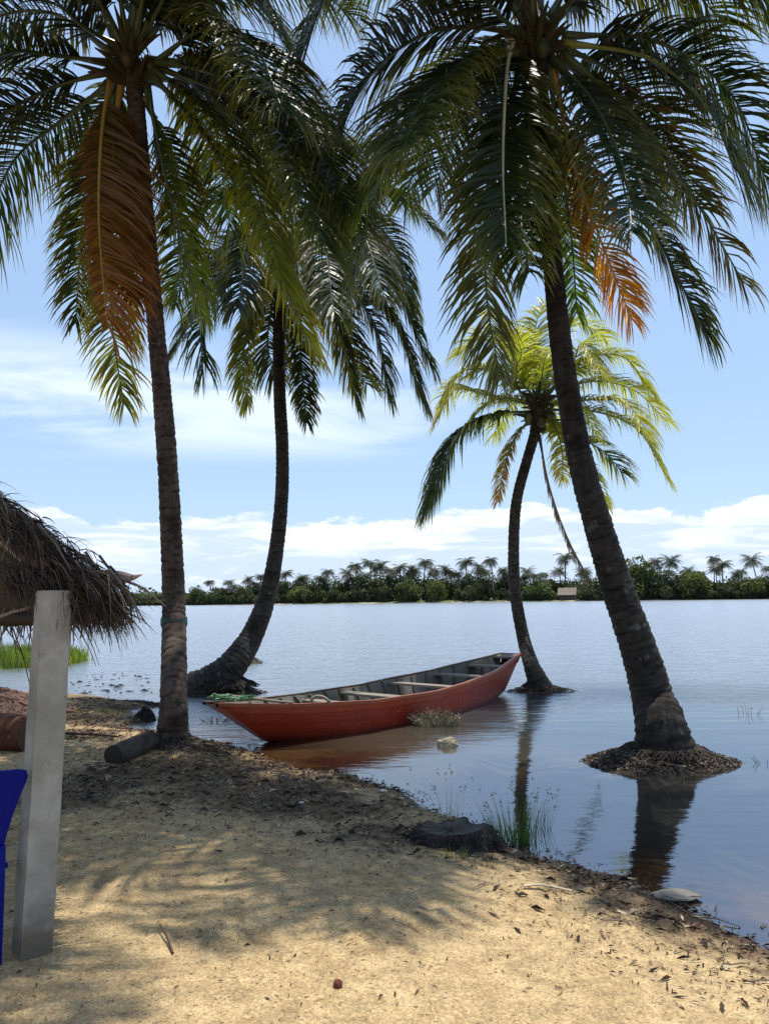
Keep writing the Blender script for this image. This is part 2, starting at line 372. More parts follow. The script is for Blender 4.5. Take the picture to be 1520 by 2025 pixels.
# ------------------------------------------------------------------ water
def b_water(nt):
    geo = N(nt, 'ShaderNodeNewGeometry'); pos = geo.outputs['Position']
    sp = N(nt, 'ShaderNodeSeparateXYZ'); nt.links.new(pos, sp.inputs[0])
    a = vcol(nt); sc = N(nt, 'ShaderNodeSeparateColor'); nt.links.new(a, sc.inputs[0]); depth, calm = sc.outputs[0], sc.outputs[1]
    def nz(sx, sy, det, r, dist=0): 
        mp = N(nt, 'ShaderNodeMapping'); mp.inputs['Scale'].default_value = (sx, sy, 1); mp.inputs['Rotation'].default_value = (0, 0, .12); nt.links.new(pos, mp.inputs[0])
        return noise_(nt, mp.outputs[0], 1.0, det, r, dist)
    w1 = nz(.9, 3.4, 4, .6, .6); w2 = nz(.28, 1.0, 3, .5, .4); w3 = nz(4.5, 13, 3, .6, .3); w4 = nz(.5, 2.4, 2, .5, .2); w5 = nz(1.9, 6.5, 3, .6, .5)
    rough_h = math_(nt, 'ADD', math_(nt, 'MULTIPLY', w1, .036), math_(nt, 'ADD', math_(nt, 'MULTIPLY', w2, .026), math_(nt, 'MULTIPLY', w5, .032)))
    calm_h = math_(nt, 'ADD', math_(nt, 'MULTIPLY', w3, .0014), math_(nt, 'MULTIPLY', w4, .006))
    h = math_(nt, 'ADD', math_(nt, 'MULTIPLY', rough_h, math_(nt, 'SUBTRACT', 1.0, calm)), math_(nt, 'MULTIPLY', calm_h, calm))
    b = N(nt, 'ShaderNodeBump'); b.inputs['Strength'].default_value = 1.0; b.inputs['Distance'].default_value = 1.0; nt.links.new(h, b.inputs['Height'])
    nrm = b.outputs[0]
    fr = N(nt, 'ShaderNodeFresnel'); fr.inputs['IOR'].default_value = 3.3; nt.links.new(nrm, fr.inputs['Normal'])
    tr = N(nt, 'ShaderNodeBsdfTransparent'); tr.inputs[0].default_value = (.86, .81, .68, 1)
    df = N(nt, 'ShaderNodeBsdfDiffuse'); nt.links.new(mixc(nt, maprange(nt, depth, .12, .42), (.085, .073, .050), (.028, .036, .036)), df.inputs[0])
    mk = math_(nt, 'SUBTRACT', 1.0, math_(nt, 'EXPONENT', math_(nt, 'MULTIPLY', depth, -5.0)))
    m1 = N(nt, 'ShaderNodeMixShader'); nt.links.new(mk, m1.inputs[0]); nt.links.new(tr.outputs[0], m1.inputs[1]); nt.links.new(df.outputs[0], m1.inputs[2])
    gl = N(nt, 'ShaderNodeBsdfGlossy'); nt.links.new(maprange(nt, calm, 0, 1, .245, .03, False), gl.inputs['Roughness']); gl.inputs[0].default_value = (.95, .97, 1, 1); nt.links.new(nrm, gl.inputs['Normal'])
    m2 = N(nt, 'ShaderNodeMixShader'); nt.links.new(fr.outputs[0], m2.inputs[0]); nt.links.new(m1.outputs[0], m2.inputs[1]); nt.links.new(gl.outputs[0], m2.inputs[2])
    return m2.outputs[0]
M['water'] = mat('lagoon_water', b_water)
wx = axis([(-4000, -400, 600), (-400, -60, 40), (-60, -14, 2), (-14, 14, .2), (14, 60, 2), (60, 400, 40), (400, 4000, 600)])
wy = axis([(-8, 2, 1), (2, 22, .2), (22, 60, 2), (60, 400, 20), (400, 4000, 600)])
def water_attr(x, y, z):
    dep = np.maximum(0, -height(x, y))
    k = np.interp(x, [-6, -3, -1, 1, 3, 6, 12], [8.5, 9.8, 10.6, 12, 14, 13.4, 12.5]) + 1.6*(vnoise(x, y, .6, 12)-.5)
    calm = 1/(1+np.exp((y-k)/1.1)); calm = np.clip(calm, 0, 1)
    return np.stack([dep, calm, np.zeros_like(x)], 1)
tag(grid_mesh('water', wx, wy, lambda X, Y: np.zeros_like(X), M['water'], water_attr, keep=lambda c: sdist(c[:, 0], c[:, 1]) < .6), kind='structure')

# ------------------------------------------------------------------ palms
GREEN, DGREEN, YGREEN, YEL = (.017, .032, .008), (.008, .015, .006), (.13, .155, .018), (.38, .30, .03)
ORA, BRN, GREY, RUST = (.50, .20, .025), (.20, .095, .035), (.20, .19, .15), (.32, .09, .02)
RIBG, RIBY = (.055, .07, .022), (.55, .50, .32)
def make_frond(root, pts, lmax, col0, col1, rng, n=95, width=.034, droop=.20, petiole=.13, rib=RIBG, label=None, coltip=None, ragged=.10, vee=.18, gap=0.0, side_az=None, bothscale=(1, 1), ribr=.024):
    cv, Ln = catmull(pts, 48)
    A = (cv[-1]-cv[0]); A.z = 0
    if A.length < .35*Ln*.4: A = A*.4 + Vector((rng.uniform(-.2, .2), -1, 0))
    if side_az is not None: A = Vector((math.sin(side_az), math.cos(side_az), 0))
    A.normalize(); S0 = A.cross(Vector((0, 0, 1))).normalized()
    lf = MB(); n = max(24, int(n*1.9*Ln/4.2)); width = width*1.05; ragged = max(ragged, .15); gap = max(gap, .04); bunch = [rng.gauss(0, 3.5) for _ in range(60)]; torn = [(rng.choice((-1, 1)), rng.uniform(.1, .9), rng.uniform(.02, .06)) for _ in range(rng.randrange(0, 4))]; lmax *= rng.uniform(.92, 1.08)
    tw = rng.uniform(-.25, .25)
    for i in range(n):
        for sd_ in (-1, 1):
            t = petiole + (1-petiole)*((i + rng.uniform(-.3, .3) + (.5 if sd_ > 0 else 0))/n); t = min(max(t, petiole), .995)
            if rng.random() < gap: continue
            p = sample(cv, t); T = (sample(cv, min(1, t+.02)) - sample(cv, max(0, t-.02))).normalized()
            S = (S0 - T*S0.dot(T)); S = S.normalized() if S.length > .05 else S0.copy()
            U = S.cross(T); 
            if U.z < 0 or (abs(U.z) < .15 and U.dot(A) < 0): U = -U
            S = (S*math.cos(tw*t) + U*math.sin(tw*t))
            q = (t-petiole)/(1-petiole)
            if any(ts == sd_ and abs(q-tq) < th_ for ts, tq, th_ in torn) and rng.random() < .75: continue
            prof = min(1, .45 + q*2.6) * (1 - .42*max(0, (q-.6)/.4)**2.4)
            Lf = lmax*prof*rng.uniform(.78, 1.14)*bothscale[0 if sd_ < 0 else 1]
            al = math.radians(26 + 20*q + 22*max(0, q-.85)/.15 + rng.gauss(0, 6) + bunch[int(q*28) + (30 if sd_ > 0 else 0)])
            d = (S*sd_*math.cos(al) + T*math.sin(al) + U*(vee + rng.gauss(0, .07))).normalized()
            dr = droop*rng.uniform(.75, 1.35)
            broken = rng.random() < ragged
            if broken: dr *= 2.3
            K = 4; w0 = width*rng.uniform(.75, 1.1)*(1-.35*q)
            tw_ = rng.gauss(0, .45)
            ww = (T - d*T.dot(d)).normalized(); nn = d.cross(ww); ww = ww*math.cos(tw_) + nn*math.sin(tw_)
            vs = []; cc = []
            b0 = lerp3(col0, col1, min(1, max(0, q*1.15 + rng.gauss(0, .10))))
            br = rng.uniform(.7, 1.3); tipc = coltip or lerp3(b0, YEL, .35)
            pos = p.copy()
            for k in range(K+1):
                u = k/K; w = w0*(.55, 1.0, .85, .55, .06)[k]
                wv = (ww - d*ww.dot(d)).normalized()
                cu = lerp3(b0, tipc, u*u*.8); cu = tuple(min(.8, x*br) for x in cu)
                vs += [pos + wv*w*.5, pos - wv*w*.5]; cc += [cu, cu]
                pos = pos + d*(Lf/K)
                d = (d + Vector((0, 0, -1))*dr*(1+.6*k)).normalized()
            lf.add(vs, [(2*k, 2*k+2, 2*k+3, 2*k+1) for k in range(K)], cc)
    o = lf.build('frond', M['leaf'], None); keep_world(o, root)
    if label: o['label'] = label
    rb = MB(); m = 30; cp = [sample(cv, i/(m-1)) for i in range(m)]
    rad = [(.006 + ribr*(1-i/(m-1))**1.1*(1+1.2*max(0, 1-i/4))) for i in range(m)]
    rb.tube(cp, rad, 6, [lerp3(rib, lerp3(rib, b0, .4), i/(m-1)) for i in range(m)])
    r = rb.build('midrib', M['rib'], o, smooth=True); 
    return o
def shade_fronds(root, hub, specs, rng, lmax, **kw):  # extra fronds towards the camera, mostly above the frame, added to shade the sand
    for az, L_, rise in specs:
        a = math.radians(az); h = Vector((math.sin(a), -math.cos(a), 0)); z = Vector((0, 0, 1))
        make_frond(root, [hub, hub + h*L_*.28 + z*rise, hub + h*L_*.62 + z*rise*1.25, hub + h*L_*.9 + z*(rise*.5), hub + h*L_ + z*(rise*.5-.6)], lmax, DGREEN, GREEN, rng, **kw)
def fill_fronds(root, hub, R, rng, count, lmax, c0, c1, **kw):
    for i in range(count):            # shorter inner fronds that fill the crown on every side
        az = 2*PI*i/count + rng.uniform(-.3, .3); el = rng.uniform(-.1, 1.1); d = Vector((math.cos(az)*math.cos(el), math.sin(az)*math.cos(el), math.sin(el)))
        L_ = R*rng.uniform(.8, 1.0); p = hub + d*.1; ps = [p.copy()]
        for k in range(4): p = p + d*L_/4; d = (d + Vector((0, 0, -.42-.12*k))).normalized(); ps.append(p.copy())
        make_frond(root, ps, lmax, c0, c1, rng, **kw)

def make_trunk(root, pts, radii, rng, ring=.085, col=(.155, .135, .11), flare=1.0, seg=26, dark=.45):
    cv, Ln = catmull(pts, 100); n = int(Ln/.021)
    kn = [0.0]
    for i in range(1, len(pts)): kn.append(kn[-1] + (Vector(pts[i])-Vector(pts[i-1])).length)
    rr = np.interp(np.linspace(0, 1, n), np.array(kn)/kn[-1], radii)
    v = []; cc = []; prev = None
    rings = []; s = 0
    while s < Ln: rings.append(s); s += ring*rng.uniform(.75, 1.3)
    ra = np.array(rings)
    for i in range(n):
        t = i/(n-1); p = sample(cv, t); T = (sample(cv, min(1, t+.02))-sample(cv, max(0, t-.02))).normalized()
        a = Vector((1, 0, 0)) if prev is None else prev
        a = (a - T*a.dot(T)).normalized(); prev = a; b = T.cross(a)
        sl_ = t*Ln; j = int(np.searchsorted(ra, sl_, 'right'))-1; span = (ra[j+1]-ra[j]) if j+1 < len(ra) else ring
        ph = (sl_-ra[j])/span
        for k in range(seg):
            th = 2*PI*k/seg; r0 = rr[i]
            tilt = .18*math.sin(th + j*1.7) + .10*math.sin(3*th+j)
            ph2 = (ph + tilt) % 1.0
            nz = noise.noise(Vector((math.cos(th)*2.2, math.sin(th)*2.2, sl_*2.5 + pts[0][0]*7)))
            nf = noise.noise(Vector((math.cos(th)*6, math.sin(th)*6, sl_*14 + pts[0][0]*7)))
            r = r0*(1 + .065*(1-ph2)**1.5 + .03*nz + .035*nf) - .006*(ph2 > .88)
            v.append(p + a*math.cos(th)*r + b*math.sin(th)*r)
            sh = dark if ph2 > .84 else 1.0
            sh *= 1 + .35*nz + .3*nf
            cc.append(tuple(max(.01, x*sh) for x in col))
    f = [(i*seg+k, i*seg+(k+1) % seg, (i+1)*seg+(k+1) % seg, (i+1)*seg+k) for i in range(n-1) for k in range(seg)]
    mb = MB(); mb.add(v, f, cc); o = mb.build('trunk', M['trunk'], None, smooth=True); keep_world(o, root); return o

def root_mat(root, c, rx, ry, h, rng, nroot=160, npiece=700, collar=None, name='root_mat', col=(.055, .042, .032), z0=-.06, material=None):
    mb = MB(); nr, na = 9, 40; vs = [Vector((c[0], c[1], c[2]+h))]; 
    for i in range(1, nr+1):
        u = i/nr
        for k in range(na):
            th = 2*PI*k/na; e = 1 + .16*noise.noise(Vector((math.cos(th)*1.7+c[0], math.sin(th)*1.7, 2))) + .10*noise.noise(Vector((math.cos(th)*6+c[0], math.sin(th)*6, 5)))
            zz = h*(1-u**1.6) + z0*u + .035*noise.noise(Vector((u*9+c[0], math.cos(th)*5, math.sin(th)*5)))
            vs.append(Vector((c[0]+math.cos(th)*rx*u*e, c[1]+math.sin(th)*ry*u*e, c[2]+zz)))
    f = [(0, 1+k, 1+(k+1) % na) for k in range(na)]
    for i in range(nr-1):
        for k in range(na): f.append((1+i*na+k, 1+(i+1)*na+k, 1+(i+1)*na+(k+1) % na, 1+i*na+(k+1) % na))
    mb.add(vs, f, tuple(x*.7 for x in col))
    for _ in range(nroot):
        th = rng.uniform(0, 2*PI); u0 = rng.uniform(.05, .55); u1 = min(1.05, u0+rng.uniform(.05, .4)); sw = rng.gauss(0, .45); ps = []
        for k in range(6):
            u = u0+(u1-u0)*k/5; tt = th + sw*k/5 + .08*math.sin(k*1.3+th*9)
            ps.append(Vector((c[0]+math.cos(tt)*rx*u, c[1]+math.sin(tt)*ry*u, c[2]+h*(1-min(1, u)**1.6)+z0*u*.6+.012+.03*math.sin(k/5*PI)*rng.random())))
        g = rng.uniform(.4, 1.3); mb.tube(ps, [rng.uniform(.004, .010)]*5+[.003], 4, tuple(x*g*1.5 for x in col))
    for _ in range(npiece):
        th = rng.uniform(0, 2*PI); u = math.sqrt(rng.random())*1.04; L_ = rng.uniform(.02, .09)
        p = Vector((c[0]+math.cos(th)*rx*u, c[1]+math.sin(th)*ry*u, c[2]+h*(1-min(1, u)**1.6)+z0*u*.7+rng.uniform(.005, .03)))
        piece(mb, p, L_, rng.uniform(.006, .022), rng, scl(col, rng.uniform(.5, 1.4) if rng.random() < .6 else rng.uniform(1.5, 4.5)))
    if collar:                         # root fibres clasping the foot of the trunk
        tx, ty, tr, th0 = collar
        for _ in range(520):
            th = rng.uniform(0, 2*PI); z1 = th0*rng.uniform(.15, 1)**1.3; r1_ = tr*(1.02+.06*rng.random())*(1-.12*z1/th0); r2_ = tr*rng.uniform(1.15, 1.75); sw = rng.gauss(0, .25)
            P1 = Vector((tx+math.cos(th)*r1_, ty+math.sin(th)*r1_, c[2]+h*.75+z1)); P2 = Vector((tx+math.cos(th+sw*.5)*(r1_*.4+r2_*.6), ty+math.sin(th+sw*.5)*(r1_*.4+r2_*.6), c[2]+h*.85+z1*.25)); P3 = Vector((tx+math.cos(th+sw)*r2_, ty+math.sin(th+sw)*r2_, c[2]+h*.62))
            mb.tube([P1, P1.lerp(P2, .5)+Vector((0, 0, -.02)), P2, P3], [.006, .008, .008, .005], 4, scl(col, rng.uniform(.2, .75)))
    o = mb.build(name, material or M['litter'], None)
    if root is not None: keep_world(o, root)
    return o
def piece(mb, p, L_, w, rng, col, tilt=.5):
    a = rng.uniform(0, 2*PI); d = Vector((math.cos(a), math.sin(a), rng.uniform(-.1, tilt))).normalized()
    s = Vector((-math.sin(a), math.cos(a), rng.uniform(-.4, .4))).normalized(); k = Vector((0, 0, rng.uniform(0, .25)*L_))
    mb.add([p - d*L_/2, p + s*w/2 + k, p + d*L_/2, p - s*w/2 + k*.6], [(0, 1, 2), (0, 2, 3)], col)

def heart(root, hub, rng, r=.16, nuts=8, col=(.03, .038, .012), up=.5, axis_=Vector((0, 0, 1))):
    mb = MB()                          # fibrous leaf bases and sheaths round the top of the trunk
    for i in range(44):
        a = rng.uniform(0, 2*PI); d = Vector((math.cos(a), math.sin(a), rng.uniform(-.1, 1.6))).normalized()
        p0 = hub + Vector((math.cos(a)*r*.5, math.sin(a)*r*.5, rng.uniform(-.35, .15))); l = rng.uniform(.25, .6); c = lerp3((.05, .032, .018), (.04, .042, .015), rng.random())
        ps = [p0 + d*l*k/4 + Vector((0, 0, -.10*(k/4)**2)) for k in range(5)]
        mb.tube(ps, [.05, .045, .035, .022, .010], 5, c)
    for i in range(60):
        a = rng.uniform(0, 2*PI); p0 = hub + Vector((math.cos(a)*r*.9, math.sin(a)*r*.9, rng.uniform(-.4, .3)))
        l = rng.uniform(.15, .5); mb.tube([p0, p0+Vector((math.cos(a)*.08, math.sin(a)*.08, -l*.5)), p0+Vector((math.cos(a)*.1, math.sin(a)*.1, -l))], [.008, .006, .003], 4, (.06, .04, .02))
    keep_world(mb.build('leaf_bases', M['litter'], None), root)
    for i in range(nuts):
        a = 2*PI*i/nuts + rng.uniform(-.3, .3); q = hub + Vector((math.cos(a)*(r+.12), math.sin(a)*(r+.12), rng.uniform(-.42, -.12)))
        m2 = MB(); R_ = rng.uniform(.075, .10); vs = []; n1, n2_ = 10, 8
        for u in range(n2_+1):
            ph = PI*u/n2_
            for k in range(n1):
                th = 2*PI*k/n1; rr = R_*math.sin(ph)*(1+.06*math.cos(3*th)); vs.append(q + Vector((rr*math.cos(th), rr*math.sin(th), R_*1.2*math.cos(ph))))
        m2.add(vs, [(u*n1+k, u*n1+(k+1) % n1, (u+1)*n1+(k+1) % n1, (u+1)*n1+k) for u in range(n2_) for k in range(n1)], lerp3(col, (.05, .032, .014), rng.random()))
        keep_world(m2.build('coconut', M['nut'], None, smooth=True), root)

def pf(Y, *pp):                        # pixel path with depth running from Y to Y+dy
    dy = pp[-1]; pts = pp[:-1]; n = len(pts)
    return [P(x, y, Y + dy*(i/(n-1))**1.2) for i, (x, y) in enumerate(pts)]
def trunk_px(spec): return [P(x, y, Y) for x, y, Y, w in spec], [w*.90*Y/F_PX/2 for x, y, Y, w in spec]
def eachfrond(root, Y, rng, rows, lmax, **kw):
    for row in rows:
        pts = row[0]; opt = dict(kw); opt.update(row[1] if len(row) > 1 else {})
        c0 = opt.pop('c0', DGREEN); c1 = opt.pop('c1', GREEN); lm = opt.pop('lmax', lmax)
        make_frond(root, pf(Y, *pts), lm, c0, c1, rng, **opt)

# --- palm 1: tall trunk on the sand, left
r1 = random.Random(11); Y1 = 8.9
root = tag(empty('palm_tree', T1), 'tall upright palm on the sand with an orange frond hanging over its trunk', 'palm tree')
sp, rad = trunk_px([(339, 1505, T1.y, 92), (339, 1478, T1.y, 76), (342, 1440, T1.y, 64), (344, 1380, T1.y-.02, 56), (344, 1200, 9.4, 49), (338, 1040, 9.3, 45), (326, 840, 9.2, 42), (308, 640, 9.1, 38), (284, 380, 9.0, 38), (262, 120, 8.9, 40)])
make_trunk(root, sp, rad, r1, col=(.095, .068, .052)); TC1 = catmull(sp, 200)[0]
root_mat(root, (T1.x+.12, T1.y-.05, T1.z-.06), .62, .50, .14, r1, 240, 900, (T1.x, T1.y, .20, .10), col=(.07, .05, .036))
h1 = P(258, 118, Y1); heart(root, h1, r1, .17, 4)
eachfrond(root, Y1, r1, [
 [((222, 150), (203, 250), (196, 430), (212, 640), -1.3), dict(c0=(.07, .055, .012), c1=(.22, .080, .012), coltip=(.12, .038, .010), rib=(.35, .22, .05), droop=.12, bothscale=(1.5, .40), vee=.1, label='orange dead frond hanging down in front of the trunk', ragged=.4, n=100, gap=.14, lmax=.66, width=.042)],
 [((240, 160), (225, 300), (235, 450), (262, 590), -1.0), dict(c0=(.14, .065, .012), c1=(.12, .04, .011), ragged=.4, coltip=(.10, .04, .015), rib=(.35, .2, .05), droop=.12, label='rust brown frond hanging against the trunk', n=100, lmax=.50, width=.045)],
 [((290, 170), (330, 360), (370, 500), (400, 625), .4), dict(c0=GREEN, c1=YGREEN, coltip=YGREEN, lmax=.6)],
 [((285, 130), (420, 290), (520, 480), (622, 700), -1.0), dict(c0=GREEN, c1=(.17, .17, .02), coltip=YEL, lmax=.72, label='long frond with yellow leaflets')],
 [((290, 118), (450, 135), (600, 230), (688, 420), -1.6), dict(n=110)],
 [((290, 125), (480, 200), (620, 300), (662, 450), -.2), dict(n=110)],
 [((292, 120), (430, 150), (560, 270), (640, 480), -2.2), dict()],
 [((292, 130), (400, 210), (490, 330), (560, 560), -1.4), dict(c1=YGREEN, lmax=.8)],
 [((292, 120), (470, 160), (610, 280), (650, 430), .8), dict()],
 [((290, 122), (420, 190), (530, 300), (590, 440), .9), dict()],
 [((280, 90), (390, -30), (490, -20), (545, 60), -.4), dict()],
 [((280, 80), (360, -90), (470, -150), (580, -120), .6), dict()],
 [((255, 80), (275, -120), (330, -260), (400, -330), -1.0), dict()],
 [((245, 80), (230, -120), (160, -280), (80, -330), .4), dict()],
 [((230, 85), (160, -60), (40, -120), (-90, -60), -.6), dict()],
 [((222, 105), (100, 25), (-40, 50), (-160, 190), -.2), dict(lmax=1.1)],
 [((218, 125), (110, 110), (0, 110), (-150, 240), -1.2), dict()],
 [((220, 140), (90, 180), (-30, 260), (-130, 440), -.5), dict(n=110, lmax=1.1)],
 [((225, 160), (120, 240), (20, 330), (-50, 520), .8), dict(lmax=1.0)],
 [((228, 180), (190, 340), (160, 500), (150, 640), 1.2), dict(lmax=.62)],
 [((236, 200), (220, 430), (222, 640), (246, 800), 1.5), dict(c1=(.09, .10, .03), coltip=YEL, lmax=.62, width=.04)],
 [((290, 150), (380, 180), (430, 300), (455, 450), 1.8), dict()],
 [((285, 190), (340, 320), (360, 480), (345, 600), 2.0), dict(lmax=.7)],
 [((270, 95), (330, -20), (350, -160), (300, -300), -2.4), dict()],
 [((240, 95), (150, 40), (60, -60), (-30, -190), -2.0), dict()],
 [((300, 130), (400, 60), (500, 90), (560, 220), -2.4), dict()],
], 1.04, droop=.19)
shade_fronds(root, h1, [(-28, 3.6, .9), (2, 3.9, 1.0), (24, 3.7, .9), (48, 4.0, .8), (70, 4.0, .8), (31, 5.6, .9), (36, 5.2, 1.1)], r1, .9)  # added mostly out of view, for the shadows they throw on the near sand
fill_fronds(root, h1, 3.6, r1, 3, .8, DGREEN, GREEN)

# --- palm 2: middle palm growing in the water behind the boat's bow
r2 = random.Random(23); Y2 = 14.6
root = tag(empty('palm_tree', (T2.x, T2.y, -.02)), 'curved dark crowned palm standing in the water behind the bow of the red boat', 'palm tree')
sp, rad = trunk_px([(395, 1378, T2.y, 120), (425, 1352, T2.y, 86), (458, 1318, T2.y, 64), (498, 1258, 15.4, 48), (528, 1180, 15.3, 38), (546, 1090, 15.2, 32), (557, 980, 15.1, 29), (558, 880, 15, 28), (553, 780, 14.9, 27), (552, 640, 14.8, 27), (562, 500, 14.6, 28)])
make_trunk(root, sp, rad, r2, ring=.10, seg=20, col=(.050, .044, .037))
root_mat(root, (T2.x+.05, T2.y-.1, 0), .95, .55, .20, r2, 140, 1500, (T2.x+.1, T2.y-.02, .40, .16))
heart(root, P(564, 488, Y2), r2, .17, 6)
eachfrond(root, Y2, r2, [
 [((545, 490), (470, 520), (400, 600), (348, 690), -.8)],
 [((545, 480), (460, 510), (400, 620), (402, 735), .5), dict(coltip=YGREEN)],
 [((555, 505), (510, 600), (480, 700), (490, 800), -.8), dict(c1=YGREEN, coltip=YEL, lmax=.6)],
 [((570, 510), (592, 610), (596, 720), (606, 835), -.6), dict(lmax=.6)],
 [((580, 500), (640, 570), (680, 680), (706, 805), -.5), dict(coltip=YEL, lmax=.7)],
 [((585, 495), (660, 540), (740, 640), (768, 780), .6)],
 [((590, 490), (680, 520), (780, 640), (832, 790), -.5), dict(n=110)],
 [((585, 480), (670, 450), (770, 545), (850, 720), -.2), dict(n=110)],
 [((585, 478), (680, 430), (770, 470), (815, 600), .8)],
 [((582, 465), (680, 385), (780, 385), (868, 460), -.2), dict(lmax=.8)],
 [((565, 465), (590, 330), (600, 250), (625, 190), .6)],
 [((575, 470), (650, 350), (720, 300), (780, 330), .2)],
 [((550, 470), (480, 400), (410, 410), (375, 510), -.4)],
 [((555, 460), (500, 340), (430, 310), (370, 370), .5)],
 [((560, 460), (550, 330), (500, 240), (430, 220), -1.2)],
 [((570, 490), (650, 600), (700, 720), (725, 760), 1.4)],
 [((560, 500), (540, 590), (530, 680), (545, 740), 1.4)],
 [((565, 480), (620, 420), (640, 470), (660, 620), -2.4), dict(n=110)],
 [((560, 480), (520, 440), (490, 500), (470, 610), -2.0)],
 [((580, 480), (660, 410), (720, 470), (760, 590), -1.8)],
], .98, width=.046, n=105, droop=.24)
fill_fronds(root, P(564, 488, Y2), 2.9, r2, 4, .8, DGREEN, GREEN, width=.042, n=90)

# --- palm 3: big leaning palm in the water, right
r3 = random.Random(37); Y3 = 8.0
root = tag(empty('palm_tree', (T3.x, T3.y, -.02)), 'large leaning coconut palm in the shallow water to the right of the boat', 'palm tree')
sp, rad = trunk_px([(1318, 1500, T3.y-.02, 132), (1312, 1470, T3.y, 120), (1305, 1430, T3.y, 102), (1290, 1380, 8.7, 86), (1264, 1290, 8.65, 76), (1226, 1180, 8.6, 68), (1185, 1050, 8.5, 62), (1152, 930, 8.4, 56), (1126, 800, 8.35, 51), (1106, 660, 8.3, 47), (1090, 500, 8.2, 43), (1072, 300, 8.1, 42), (1060, 80, 8.0, 44)])
make_trunk(root, sp, rad, r3, ring=.075, seg=30, col=(.040, .033, .027), dark=.5)
root_mat(root, (T3.x-.06, T3.y-.06, 0), .86, .62, .165, r3, 150, 5200, (T3.x+.0, T3.y-.02, .28, .08), col=(.06, .045, .034))
heart(root, P(1058, 75, Y3), r3, .19, 4)
eachfrond(root, Y3, r3, [
 [((1025, 60), (860, 60), (730, 150), (662, 290), -.4), dict(n=115, lmax=1.1)],
 [((1025, 85), (910, 170), (800, 270), (730, 400), -.9), dict(c1=(.075, .11, .02), n=110)],
 [((1030, 90), (900, 150), (760, 330), (695, 560), .3), dict(n=110, lmax=.8)],
 [((1012, 72), (1000, 160), (994, 320), (1000, 480), -1.6), dict(rib=RIBY, lmax=.75, n=110, bothscale=(1, 1.1))],
 [((1030, 130), (975, 350), (960, 560), (988, 745), .6), dict(lmax=.72, width=.04, c1=(.09, .10, .04))],
 [((1060, 130), (1040, 300), (1030, 430), (1045, 540), -1.3), dict(lmax=.7)],
 [((1085, 130), (1110, 330), (1130, 480), (1140, 620), 1.0), dict(lmax=.6, c1=(.07, .12, .02))],
 [((1095, 140), (1130, 310), (1185, 470), (1248, 632), .4), dict(c0=GREEN, c1=ORA, coltip=ORA, rib=(.4, .25, .08), label='frond with orange withered leaflets', lmax=.56, petiole=.25)],
 [((1100, 120), (1190, 260), (1290, 450), (1392, 655), -.4), dict(n=110, lmax=.85)],
 [((1110, 105), (1260, 230), (1370, 390), (1470, 560), -.2), dict(c1=(.08, .075, .02), coltip=(.25, .13, .04), lmax=.72)],
 [((1110, 85), (1270, 110), (1390, 200), (1450, 330), -1.0), dict(n=110, rib=(.2, .22, .06))],
 [((1110, 70), (1290, 80), (1440, 180), (1512, 350), -.1), dict(n=115)],
 [((1105, 90), (1220, 150), (1320, 270), (1370, 400), 1.0)],
 [((1100, 110), (1190, 190), (1260, 270), (1292, 345), 1.2), dict(lmax=.35)],
 [((1085, 40), (1220, -70), (1350, -30), (1432, 48), .2)],
 [((1085, 35), (1200, -150), (1340, -190), (1480, -120), -.8)],
 [((1050, 30), (900, -110), (700, -90), (585, 130), -.5), dict(lmax=1.0, n=110)],
 [((1050, 40), (960, -60), (820, -90), (700, -20), .8)],
 [((1055, 20), (1010, -180), (920, -320), (820, -360), -.3)],
 [((1065, 20), (1090, -180), (1150, -320), (1240, -380), .3)],
 [((1045, 110), (960, 170), (900, 260), (860, 370), 1.5)],
 [((1040, 80), (960, 0), (920, -100), (900, -260), -2.4)],
 [((1080, 60), (1160, -30), (1240, -60), (1330, -190), -2.2)],
 [((1045, 100), (930, 120), (840, 190), (800, 290), -2.0)],
 [((1085, 110), (1170, 200), (1230, 330), (1250, 460), -1.6), dict(lmax=.8)],
 [((1050, 130), (1040, 260), (1080, 380), (1090, 470), 1.6)],
], 1.04, droop=.19)
shade_fronds(root, P(1058, 75, Y3), [(-62, 4.0, .9), (-35, 3.2, .9)], r3, .9)  # added overhead fronds, there for their shade on the beach
fill_fronds(root, P(1058, 75, Y3), 3.5, r3, 3, .8, DGREEN, GREEN)

# --- palm 4: small bright palm in the water beyond the stern
r4 = random.Random(51); Y4 = 14.9
root = tag(empty('palm_tree', (T4.x, T4.y, -.02)), 'small slender palm with bright yellow green crown beside the far end of the boat', 'palm tree')
sp, rad = trunk_px([(1068, 1366, T4.y, 62), (1062, 1345, T4.y, 44), (1050, 1315, T4.y, 33), (1034, 1260, 15.2, 27), (1018, 1170, 15.1, 25), (1015, 1080, 15, 24), (1021, 990, 15, 23), (1040, 915, 14.9, 22), (1056, 860, 14.9, 23), (1066, 805, 14.9, 26)])
make_trunk(root, sp, rad, r4, ring=.09, seg=16, col=(.062, .052, .040))
root_mat(root, (T4.x+.05, T4.y-.05, 0), .72, .38, .10, r4, 110, 900, (T4.x, T4.y, .19, .13))
heart(root, P(1066, 805, Y4), r4, .12, 7, col=(.12, .12, .03))
YG4, YG4b = (.12, .15, .018), (.32, .30, .035)
